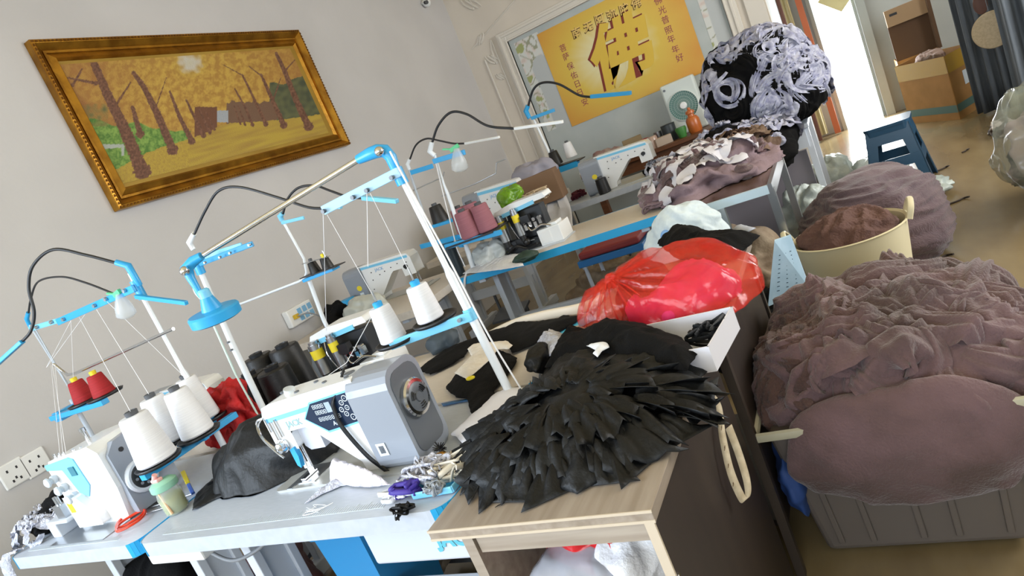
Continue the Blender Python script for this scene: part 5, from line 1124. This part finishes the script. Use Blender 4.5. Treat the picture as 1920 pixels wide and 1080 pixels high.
# ------------------------------------------------------------------ white table with the giant bundle
wt2=thing('white_table','white table under the giant black and white bundle','table',(-.6,5.3,0))
b=MB(); b.bb((-1.05,5.0,.73),(-.27,5.75,.76)); b.build('tabletop',M_top,wt2,world=True,bevel=.003)
b=MB(); b.bb((-1.0,5.02,.60),(-.30,5.04,.73)); b.build('apron',M_leg,wt2,world=True)
for x,y in ((-1.0,5.05),(-.295,5.05),(-1.0,5.7),(-.295,5.7)): b=MB(); b.bb((x-.02,y-.02,0),(x+.02,y+.02,.73)); b.build('leg',M_leg,wt2,world=True)
b=MB(); b.bb((-.98,5.07,.0),(-.33,5.11,.58)); b.build('modesty_panel',mat('panel_dusky','8f8a92',.5),wt2,world=True)
fb3=heap_fn((-.49,5.32,1.06),(.39,.40,.35),.045,7.5,21,zmin=.762,big=.10,power=.82)
bd=heap('fabric_bundle',fb3,F_blk2,120,200); tag(bd,'giant rounded bundle of black cloth and white lace trimmings on the white table','fabric bundle')
fb3s=heap_fn((-.49,5.32,1.06),(.40,.41,.36),.02,4.5,21,zmin=.762,big=.10,power=.82)
M=MB()
for (n_,L,W,sd,wv,t0_,t1_,a1_,rf) in ((30,.60,.030,31,.010,0,6.28,2.0,3),(26,.45,.05,32,.014,0,6.28,2.1,3),(24,.42,.075,5,.018,-1.3,.7,1.9,3),(16,.26,.07,7,.016,3.4,6.0,2.1,2)):
    ribbons(M,fb3s,n_,L,W,sd,0,.1,a1_,.006+wv*.5,wv,t0_,t1_,2.2,30,rf)
rolls(M,fb3s,60,.34,.085,9,0,.1,1.9,-1.4,.9,.028,.010,26); rolls(M,fb3s,16,.30,.05,10,0,.1,1.9,0,6.28,.018,.007,22)
q_=M.build('lace_trimmings',mat('lace_grey_lilac','b2b4c2',.8,col2='8486a0',nscale=30,bump=.4,bscale=90),bd,fixn=False)
M=MB(); rolls(M,fb3s,60,.28,.09,51,0,.1,2.1,dome=.03,ridge=.008); q_=M.build('black_folds',F_blk2,bd,fixn=False)
# black scraps spilling from the bundle
o=heap('black_scraps',heap_fn((-.75,4.75,.72),(.40,.28,.20),.05,8,14,zmin=.3,big=.15),F_blk2,70,110); tag(o,'black and white scraps spilling in front of the giant bundle','scrap')
M=MB(); ribbons(M,heap_fn((-.75,4.75,.73),(.41,.29,.21),.02,8,14,zmin=.3,big=.15),40,.22,.05,52,0,.1,1.6,.01,.014,turn=2.4,ruffle=4); M.build('lace_edges',mat('lace_grey_lilac','a6a8b8'),o,fixn=False)
# ------------------------------------------------------------------ glossy metal framed table with mauve scraps
mt=thing('metal_table','metal framed table with a glossy brown top heaped with mauve scraps','table',(-.78,3.75,0))
b=MB(); b.bb((-.94,3.33,.735),(-.42,4.18,.76)); b.build('tabletop',mat('top_brown_gloss','5a4438',.15),mt,world=True,bevel=.002)
b=MB(); b.bb((-.94,3.315,.72),(-.42,3.332,.762)); b.build('front_rail',mat('rail_pale','bcd0dc',.3),mt,world=True)
b=MB(); b.bb((-.42,3.32,.70),(-.40,4.19,.765)); b.build('side_rail',M_steel,mt,world=True)
for x,y in ((-.92,3.35),(-.415,3.35),(-.415,4.16),(-.92,4.16),(-.66,3.36)): b=MB(); b.bb((x-.018,y-.018,0),(x+.018,y+.018,.735)); b.build('leg',M_steel,mt,world=True)
b=MB(); b.bb((-.92,3.34,.18),(-.42,3.37,.21)); b.build('stretcher',M_steel,mt,world=True)
fs=heap_fn((-.80,3.95,.80),(.34,.42,.13),.06,6,8,zmin=.762,big=.2)
o=heap('mauve_scraps',fs,F_pnk,90,130); tag(o,'heap of mauve and white cloth scraps on the metal framed table','scrap')
M=MB(); ribbons(M,fs,34,.20,.09,8,0,.1,1.4,.016,.012,turn=1.0,ruffle=1.3,steps=10,cross=3); M.build('white_cuttings',mat('scrap_pale','c8c6cc',.8),o,fixn=False)
M=MB(); rolls(M,fs,34,.22,.11,18,0,.1,1.4,dome=.03,ridge=.007); M.build('mauve_cuttings',F_mau,o,fixn=False)
M=MB(); ribbons(M,heap_fn((-.62,4.15,.80),(.22,.30,.12),.03,6,8,zmin=.762),16,.25,.13,28,0,.1,1.4,.012,.02); M.build('brown_cuttings',F_brn,o,fixn=False)
# white garment over the table corner
fw_=heap_fn((-.82,3.20,.60),(.20,.14,.22),.02,9,5,big=.08)
o=heap('white_garment',fw_,mat('knit_white','d3e0e4',.8,col2='c2d0d8',nscale=20,bump=.3),80,130); tag(o,'pale white knit garment with a blue patch draped at the metal table corner','clothes')
p,n_=fw_(1.05,4.35); b=MB(); b.sph(p,.03,0,8,(1,.5,1.3)); b.build('blue_patch',mat('patch_blue','7da8dc',.7),o)
o=heap('white_stool',heap_fn((-.86,3.10,.40),(.17,.10,.30),.004,3,5,big=.03,zmin=.001),mat('plastic_white_matte','ccd8dc',.5),40,70); tag(o,'rounded white bin below the draped white garment','bin')
# carton with blue print beside the side table
cn=thing('printed_carton','pale blue printed carton leaning behind the ash side table','carton',(-.40,2.72,0))
A_=T(1452,452,Y=2.75); B_=T(1482,442,Y=2.85); C_=T(1518,540,Y=2.85); D_=T(1440,575,Y=2.70)
M=MB(); th=Vector((.0,.02,0)); V=[A_,B_,C_,D_]; M.add(V+[v+th for v in V],[(0,3,2,1),(4,5,6,7),(0,1,5,4),(1,2,6,5),(2,3,7,6),(3,0,4,7)]); M.build('carton_body',mat('carton_blue','a8c4d8',.5,col2='93b2c8',nscale=8),cn,world=True)
M=MB(); nrm=(B_-A_).cross(D_-A_).normalized(); nrm=-nrm if nrm.y>0 else nrm
for k in range(9):
    for jx in range(3): 
        s=.25+.07*k; a=A_.lerp(D_,s); b_=B_.lerp(C_,s); q_=a.lerp(b_,.2+.24*jx)+nrm*.001; M.box(q_,(.022,.001,.003))
M.build('printed_lines',mat('print_slate','4c6478',.6),cn,world=True)
# ------------------------------------------------------------------ tub, sacks, crate
tb=thing('laundry_tub','cream plastic tub with two handles full of brown cloth','tub',(-.15,3.25,0))
b=MB(); b.lathe([(.17,0),(.18,.01),(.235,.465),(.245,.47),(.238,.474),(.228,.465),(.175,.02)],(0,0,0),(0,0,1),0,48,cap=False); b.lathe([(0,.005),(.17,.005)],(0,0,0),(0,0,1),0,48,cap=False); b.build('tub_body',mat('plastic_ivory','cfc6a6',.45),tb)
for s in (-1,1):
    b=MB(); b.tube(spline([(s*.238,-.07,.465),(s*.255,-.055,.51),(s*.262,0,.535),(s*.255,.055,.51),(s*.238,.07,.465)]),.013,0,8,flat=.6); b.build('handle',mat('plastic_ivory','cfc6a6',.45),tb)
o=heap('brown_cloth',heap_fn((-.15,3.25,.46),(.195,.195,.09),.02,13,5,big=.08),mat('cloth_cocoa','664a42',.9,col2='563c36',nscale=10,bump=.8,bscale=90),80,120); tag(o,'fuzzy cocoa brown cloth filling the cream tub','cloth')
o=heap('taupe_bundle',heap_fn((-.05,4.12,.22),(.345,.34,.29),.022,7,5,zmin=.002,stretch=(.35,1,3.6),big=.08,power=.85),F_taupe,120,190); tag(o,'big pleated taupe fabric bundle behind the cream tub','fabric bundle')
o=heap('film_wrap',heap_fn((-.30,3.82,.10),(.26,.16,.16),.03,9,5,zmin=.002),mat('film_clear','a8aaa2',.2,alpha=.55),50,80); tag(o,'clear film spilling below the taupe bundle','film')
cr_=thing('storage_crate','large grey ribbed plastic crate under the mauve cloth mound','crate',(-.13,1.98,0))
M_cr=mat('crate_grey','615a55',.42,bump=.05,bscale=60)
def taper(x0,x1,y0,y1,z0,z1,e): return [(x0+e,y0+e,z0),(x1-e,y0+e,z0),(x1-e,y1-e,z0),(x0+e,y1-e,z0),(x0,y0,z1),(x1,y0,z1),(x1,y1,z1),(x0,y1,z1)]
b=MB(); b.add(taper(-.41,.16,1.665,2.25,.012,.43,.045),[(0,3,2,1),(0,1,5,4),(1,2,6,5),(2,3,7,6),(3,0,4,7),(4,5,6,7)]); b.build('crate_body',M_cr,cr_,world=True,bevel=.02,seg=3)
for x in (-.32,-.24,-.12,-.04,.07):
    b=MB(); b.bar((x,1.70,.05),(x-(.0 if x<-.1 else -.0)+ (x+.125)*.08,1.664,.42),.016,.010,0,(0,1,0)); b.build('rib',M_cr,cr_,world=True,bevel=.003)
b=MB(); b.tube([(-.435,1.64,.44),(.185,1.64,.44),(.185,2.28,.44),(-.435,2.28,.44)],.014,0,8,closed=True); b.build('rim',mat('crate_rim','b4b09a',.4),cr_,world=True)
fm=heap_fn((-.095,2.02,.42),(.345,.40,.195),.055,5.5,33,big=.08,power=.9)
o=heap('mauve_mound',fm,F_mau,170,260); tag(o,'huge mound of crumpled mauve brown cloth overflowing the grey crate','fabric pile')
M=MB(); rolls(M,fm,95,.34,.11,71,0,.1,1.3,dome=.030,ridge=.0075,freq=20); M.build('loose_folds',F_mau,o,fixn=False)
M=MB(); rolls(M,fm,45,.30,.08,75,0,.3,1.6,2.2,4.2,dome=.022,ridge=.006); M.build('shaded_folds',F_mau2,o,fixn=False)  # shade on the mound's left put into colour with darker folds
o=heap('mauve_drape',heap_fn((-.085,1.655,.36),(.285,.06,.17),.012,7,13,big=.06),F_mau,60,100); tag(o,'smooth mauve cloth bag sagging over the crate front','cloth')
o=heap('mauve_tail',heap_fn((.20,1.78,.34),(.06,.12,.20),.03,9,43,big=.15),F_mau,60,90); tag(o,'twisted mauve cloth hanging down the right end of the crate','cloth')
o=heap('fluffy_lace',heap_fn((.19,1.68,.26),(.05,.05,.08),.03,26,43,big=.2),mat('lace_brown','7c6a60',.9,col2='a8988c',nscale=60,bump=1,bscale=200),40,70); tag(o,'fluffy brown lace edging at the lower right of the mauve tail','lace')
o=heap('brown_fluff',heap_fn((-.325,2.2,.36),(.09,.28,.18),.05,10,63,big=.15,zmin=.01),F_mau2,80,110); tag(o,'dark brown frayed cloth slumping left of the mound','cloth')
o=heap('blue_cloth',heap_fn((-.39,1.80,.26),(.035,.16,.12),.02,12,3,zmin=.01),mat('cloth_royal','20407c',.7),40,60); tag(o,'royal blue cloth squeezed between cabinet and crate','cloth')
o=heap('clear_sack',heap_fn((.90,4.35,.34),(.34,.40,.33),.04,5,3,zmin=.003),mat('film_sack','9aa092',.18,alpha=.42,spec=.8),70,110); tag(o,'clear plastic sack of pale cloth at the right edge','sack')
o=heap('pale_clothes',heap_fn((.92,4.4,.28),(.24,.28,.25),.08,6,13,zmin=.004),mat('cloth_mixed','b4a4a4',.8,col2='50504c',nscale=5,lo=.45,hi=.55),70,110); tag(o,'pink and white clothes inside the clear sack','clothes')
# ------------------------------------------------------------------ stool, boxes, curtains
sl=thing('plastic_stool','dark blue square plastic stool by the doorway','stool',(.19,5.62,0),math.radians(-8))
M_sl=mat('plastic_teal_blue','1d4460',.35)
H=.50; a=.135; e=.205
def legp(sx,sy):
    b=MB(); t0=Vector((sx*a,sy*a,H-.02)); t1=Vector((sx*e,sy*e,0))
    for (dx,dy) in ((-sx*.075,0),(0,-sy*.075)):
        V=[t0,t0+Vector((dx,dy,0)),t1+Vector((dx*.8,dy*.8,0)),t1]; n_=Vector((0,-sy*.006,0)) if dx else Vector((-sx*.006,0,0))
        V=V+[v+n_ for v in V]; b.add(V,[(0,1,2,3),(4,7,6,5),(0,4,5,1),(1,5,6,2),(2,6,7,3),(3,7,4,0)])
    return b
for sx in (-1,1):
    for sy in (-1,1): legp(sx,sy).build('leg',M_sl,sl)
b=MB(); b.prism(rrect(-.15,.15,-.15,.15,.045),H-.02,H,'xy'); b.prism(rrect(-.145,.145,-.145,.145,.04),H-.06,H-.02,'xy'); b.build('seat',M_sl,sl,bevel=.006)
for k in range(4):
    Rm=Matrix.Rotation(k*math.pi/2,4,'Z'); b=MB()
    def sk(z): return a+(e-a)*(H-z)/H
    for z0_,z1_ in ((.37,.48),(.19,.26)):
        y0_,y1_=-sk(z0_),-sk(z1_); x0_,x1_=sk(z0_),sk(z1_)
        V=[Vector(v) for v in ((-x0_,y0_,z0_),(x0_,y0_,z0_),(x1_,y1_,z1_),(-x1_,y1_,z1_))]; V=V+[v+Vector((0,.006,0)) for v in V]; V=[Rm@v for v in V]
        b.add(V,[(0,1,2,3),(4,7,6,5),(0,4,5,1),(1,5,6,2),(2,6,7,3),(3,7,4,0)])
    b.build('side_rail',M_sl,sl)
M_cb=mat('cardboard','a87c48',.8,col2='98703e',nscale=6); M_cbd=mat('cardboard_dark','5c4430',.85); M_tape2=mat('packing_tape','b08a2c',.25)
def boxq(nm,lab,P,z0_,z1_,m,openT=True):
    t=thing(nm,lab,'carton',((P[0][0]+P[2][0])/2,(P[0][1]+P[2][1])/2,z0_)); P=[Vector((*p,0)) for p in P]
    for i in range(4):
        a_,b_=P[i],P[(i+1)%4]; d=(b_-a_).normalized(); n_=Vector((-d.y,d.x,0))*.006; M=MB(); V=[a_,b_,b_+n_,a_+n_]
        M.add([v+Vector((0,0,z0_)) for v in V]+[v+Vector((0,0,z1_)) for v in V],[(0,3,2,1),(4,5,6,7),(0,1,5,4),(1,2,6,5),(2,3,7,6),(3,0,4,7)]); M.build('box_side',m,t,world=True)
    M=MB(); M.add([v+Vector((0,0,z0_+.002)) for v in P],[(0,1,2,3)]); M.build('box_base',m,t,world=True)
    return t,P
A1=T(1707,232,Z=0); A2=T(1801,224,Z=0); A3=T(1845,196,Z=0); A4=A1+(A3-A2)
tt,P=boxq('cardboard_box','open cardboard box with yellow tape and a teal stripe by the curtain',[(A1.x,A1.y),(A2.x,A2.y),(A3.x,A3.y),(A4.x,A4.y)],0,.60,M_cb)
for i in range(4):
    a_,b_=P[i],P[(i+1)%4]; d=(b_-a_).normalized(); n_=-Vector((-d.y,d.x,0))*.0025
    M=MB(); V=[a_+n_,b_+n_]; M.add([V[0]+Vector((0,0,.44)),V[1]+Vector((0,0,.44)),V[1]+Vector((0,0,.602)),V[0]+Vector((0,0,.602))],[(0,1,2,3)]); M.build('tape_band',M_tape2,tt,world=True)
    M=MB(); M.add([V[0]+Vector((0,0,.07)),V[1]+Vector((0,0,.07)),V[1]+Vector((0,0,.14)),V[0]+Vector((0,0,.14))],[(0,1,2,3)]); M.build('teal_stripe',mat('tape_teal','4c6c68',.5),tt,world=True)
a_,b_=P[1],P[2]; d=(b_-a_).normalized(); n_=-Vector((-d.y,d.x,0))*.004; M=MB(); c0=a_.lerp(b_,.62)+n_; M.add([c0-d*.055+Vector((0,0,.27)),c0+d*.055+Vector((0,0,.27)),c0+d*.055+Vector((0,0,.40)),c0-d*.055+Vector((0,0,.40))],[(0,1,2,3)]); lbx=M.build('paper_label',M_mark,tt,world=True)
M=MB()
for k in range(3): cc=c0+n_*.3+Vector((0,0,.365-.03*k)); M.add([cc-d*.035,cc+d*.035,cc+d*.035+Vector((0,0,.008)),cc-d*.035+Vector((0,0,.008))],[(0,1,2,3)])
M.build('label_print',M_mdgry,lbx)
o=heap('box_contents',heap_fn(((A1.x+A3.x)/2,(A1.y+A3.y)/2,.53),(.14,.20,.10),.05,9,7),mat('scrap_mixed','6a5548',.8,col2='b09890',nscale=7,lo=.5,hi=.56),40,70); tag(o,'brown and pink scraps inside the taped cardboard box','scrap')
tt,P=boxq('cardboard_box','tall brown carton with open dark front, standing behind the taped box',[(.53,8.55),(.93,8.55),(.93,8.95),(.53,8.95)],0.0,.60,M_cb)
b=MB(); b.bb((.53,8.56,.60),(.93,8.58,1.14)); q_=b.build('back_wall',M_cbd,tt,world=True)
b=MB(); b.bb((.53,8.50,.97),(.93,8.545,1.14)); b.build('top_flap',mat('cardboard_light','a88c6c',.8),tt,world=True)
b=MB(); b.bb((.90,8.40,.6),(.93,8.56,1.14)); b.build('side_flap',M_cbd,tt,world=True)
b=MB(); b.bb((.57,8.497,1.07),(.64,8.50,1.095)); b.build('handle_slot',M_blk,tt,world=True)
M_cur=mat('curtain_grey','5c636b',.85,col2='4d545c',nscale=40,stretch=(1,1,.1),bump=.4,bscale=60)
def curtain(lab,p0,p1,z0_,z1_,n,amp,ph):
    p0=Vector(p0); p1=Vector(p1); d=(p1-p0); nn=Vector((-d.y,d.x)).normalized(); M=MB(); V=[]; K=120; HZ=10
    for i in range(HZ+1):
        for k in range(K+1):
            s=k/K; q=p0.lerp(p1,s)+nn*(amp*math.sin(s*n*6.283+ph)*(1+.3*math.sin(i*.5+s*6))); V.append((q.x,q.y,z0_+(z1_-z0_)*i/HZ))
    M.add(V,[(i*(K+1)+k,i*(K+1)+k+1,(i+1)*(K+1)+k+1,(i+1)*(K+1)+k) for i in range(HZ) for k in range(K)],0,True)
    o=M.build('curtain',M_cur,None,fixn=False); o.modifiers.new('t','SOLIDIFY').thickness=.004; return tag(o,lab,'curtain')
curtain('grey curtain hanging behind the beige disc, left of the nearer curtain',(.94,7.35),(1.35,7.05),.02,2.6,5,.035,0)
curtain('grey curtain at the right edge of the view, in front of the beige disc',(1.06,6.35),(1.9,6.1),.02,2.6,8,.04,1)
b=MB(); p=T(1862,55,Y=6.75); b.lathe([(0,.0),(.14,0),(.145,.006),(.14,.012),(0,.012)],(p.x,6.75,p.z),(0,-1,0),0,40,cap=False); o=tag(b.build('woven_disc',mat('straw_beige','c4b294',.7,col2='b4a284',nscale=60),None),'round beige woven disc hanging between the grey curtains','disc'); 
b=MB(); b.tube([(p.x,6.76,p.z+.14),(p.x,6.78,2.55)],.003,0,5); b.build('cord',M_brn if False else M_mdgry,o)
b=MB(); q2=T(1838,8,Y=6.8); b.sph(q2,.05,0,10,(1,.4,1.6)); b.tube([(q2.x,6.8,q2.z+.07),(q2.x,6.8,2.55)],.003,0,5); tag(b.build('curtain_charm',mat('charm_brown','5c4038',.7),None),'brown ornament hanging above the beige disc','ornament')
o=heap('white_rag',heap_fn(T(1882,240,Z=.04),(.09,.16,.05),.04,14,3,zmin=.002,big=.2),mat('rag_mixed','c8c0b8',.8,col2='40302c',nscale=8,lo=.5,hi=.56),40,60); tag(o,'crumpled white rag on the floor by the nearer curtain','rag')
for (px,py,L,lab) in ((1795,377,.13,'dark twig of cloth on the open floor'),(1755,487,.16,'dark scrap on the floor beside the taupe bundle'),(1810,283,.05,'small scrap on the floor below the cardboard box'),(1768,316,.08,'dark scrap on the floor beside the stool foot')):
    p=T(px,py,Z=.006); M=MB(); M.tube(spline([p+Vector((-L*.5,-.02,0)),p,p+Vector((L*.3,.03,0)),p+Vector((L*.5,.0,.008))]),.006,0,5); tag(M.build('floor_scrap',mat('scrap_dark','3a2f28',.8),None,fixn=False),lab,'scrap')
# pale film and papers on the floor near the doorway
F_film=mat('film_pale_floor','c2ccc8',.3,col2='a4b0ae',nscale=9,alpha=.9,bump=.4)
for (cx,cy,cz,rx,ry,rz_,sd,lab) in ((-.28,6.0,.14,.20,.18,.16,3,'white plastic film heap at the foot of the white table leg'),(.02,6.05,.08,.22,.20,.10,5,'pale crumpled film beside the stool'),(-.42,4.85,.18,.16,.14,.20,7,'clear plastic bags under the front of the white table'),(.20,5.15,.05,.20,.16,.06,9,'scattered white papers in front of the stool')):
    o=heap('plastic_film',heap_fn((cx,cy,cz),(rx,ry,rz_),.04,9,sd,zmin=.002,big=.2),F_film,40,70); tag(o,lab,'film')
# ------------------------------------------------------------------ under the tables
def crate(lab,x0,x1,y0,y1,h,m,nm='storage_bin'):
    t=thing(nm,lab,'bin',((x0+x1)/2,(y0+y1)/2,0)); b=MB(); b.add(taper(x0,x1,y0,y1,.002,h,.03),[(0,3,2,1),(0,1,5,4),(1,2,6,5),(2,3,7,6),(3,0,4,7)]); o=b.build('bin_body',m,t,world=True); o.modifiers.new('t','SOLIDIFY').thickness=-.004
    b=MB(); b.tube([(x0-.006,y0-.006,h),(x1+.006,y0-.006,h),(x1+.006,y1+.006,h),(x0-.006,y1+.006,h)],.008,0,8,closed=True); b.build('rim',m,t,world=True); return t
M_teal=mat('bin_teal','1f86a4',.35)
crate('teal blue bin under the right end of the front table',-1.66,-1.48,1.22,1.48,.56,mat('bin_blue','1c7cb4',.35))
crate('teal bin on the floor between the second and third rows',-2.55,-2.15,2.55,3.0,.46,M_teal)
o=heap('white_sack',heap_fn((-1.98,2.95,.22),(.20,.20,.26),.03,7,3,zmin=.002),mat('sack_white','bcbcb8',.7,bump=.2),50,80); tag(o,'white sack on the floor under the blue edged table','sack')
o=heap('grey_sack',heap_fn((-1.62,3.1,.2),(.16,.18,.22),.03,7,8,zmin=.002),mat('sack_grey2','8c9094',.5),50,80); tag(o,'grey plastic sack beside the white sack on the floor','sack')
o=heap('paper_scraps',heap_fn((-1.75,4.65,.12),(.45,.28,.16),.06,8,8,zmin=.002,big=.2),F_tan,60,90); tag(o,'tan pattern paper scraps heaped on the floor between rows','scrap')
o=heap('brown_scraps',heap_fn((-.75,3.75,.22),(.26,.30,.26),.06,7,8,zmin=.002,big=.2),F_tan,60,90); tag(o,'brown and grey scraps stuffed under the metal framed table','scrap')
o=heap('dark_scraps',heap_fn((-.62,3.0,.15),(.20,.15,.22),.05,8,18,zmin=.002,big=.2),F_blk2,50,80); tag(o,'black cloth on the floor before the metal framed table','cloth')
o=heap('black_bag',heap_fn((-2.62,1.30,.25),(.20,.22,.27),.03,7,8,zmin=.002),F_blk2,50,80); tag(o,'black bag on the floor under the interlock table','bag')
o=heap('brown_bag',heap_fn((-2.25,1.45,.20),(.12,.12,.22),.03,7,18,zmin=.002),mat('bag_maroon','4c2a28',.6),50,80); tag(o,'maroon bag under the seam of the two front tables','bag')
o=heap('khaki_cloth',heap_fn((-1.10,1.62,.20),(.24,.14,.22),.05,9,8,zmin=.002),mat('cloth_khaki','8f8474',.8,col2='74695a',nscale=8,bump=.3),60,90); tag(o,'khaki cloth heap behind the lettered control box','cloth')
o=heap('khaki_cloth',heap_fn((-1.82,1.60,.17),(.18,.14,.20),.05,9,28,zmin=.002),mat('cloth_khaki','8f8474',.8),60,90); tag(o,'khaki cloth on the floor left of the blue bin','cloth')
b=MB(); b.bb((-2.12,1.02,.66),(-1.86,1.14,.71)); tag(b.build('switch_box',M_wp,None,bevel=.006),'white switch box fixed under the front table edge','switch box')
b=MB(); b.tube(spline([(-2.0,1.1,.66),(-1.9,1.12,.58),(-1.8,1.2,.60),(-1.75,1.25,.70)]),.006); tag(b.build('power_cable',M_gry,None,fixn=False),'grey cable looping under the front table','cable')
rs=thing('red_seat_stool','red padded stool with a blue frame behind the blue edged table','stool',(-1.62,4.45,0))
b=MB(); b.bb((-1.85,4.25,.47),(-1.40,4.60,.52)); b.build('seat',mat('vinyl_red','9c3c3c',.5),rs,world=True,bevel=.015)
b=MB(); b.bb((-1.87,4.24,.42),(-1.38,4.61,.468)); b.build('seat_frame',mat('frame_blue','2f78b8',.4),rs,world=True,bevel=.005)
for x,y in ((-1.84,4.28),(-1.41,4.28),(-1.84,4.57),(-1.41,4.57)): b=MB(); b.cyl((x,y,0),(x,y,.42),.014); b.build('leg',M_leg,rs,world=True)

# ------------------------------------------------------------------ families of like things
fam={'sewing_table':'white and cream sewing tables','lockstitch_machine':'lockstitch machines','overlock_machine':'overlock machines','thread_stand':'thread stands','gooseneck_lamp':'gooseneck lamps','hanging_dropper':'pegged plastic cups','cardboard_box':'cardboard boxes by the curtain','curtain':'grey curtains','small_carton':'small cartons on the wooden table','floor_scrap':'scraps on the open floor','plastic_film':'plastic film near the doorway','red_cloth':'red cloth pieces','khaki_cloth':'khaki cloth under the tables','wall_mural':'floral wallpaper panels'}
for o in list(bpy.data.objects):
    if o.parent is None and o.type in ('MESH','EMPTY') and 'group' not in o:
        b_=o.name.split('.')[0]
        if b_=='thread_cone':
            mn=o.children[0].data.materials[0].name if o.children else ''
            for c_ in o.children:
                if c_.name.startswith('thread') : mn=c_.data.materials[0].name
            o['group']={'cone_white':'white thread cones','cone_red':'small red thread cones','cone_black':'black thread cones','cone_mauve':'mauve thread cones'}.get(mn,'thread cones')
        elif b_ in fam: o['group']=fam[b_]

for o in bpy.data.objects:
    if o.parent is not None and o.name.split('.')[0] in ('white_cuttings','mauve_cuttings','brown_cuttings','lace_trimmings','black_folds','lace_edges','loose_folds','shaded_folds','pleated_hems','lace_trim','bristles'): o['kind']='stuff'
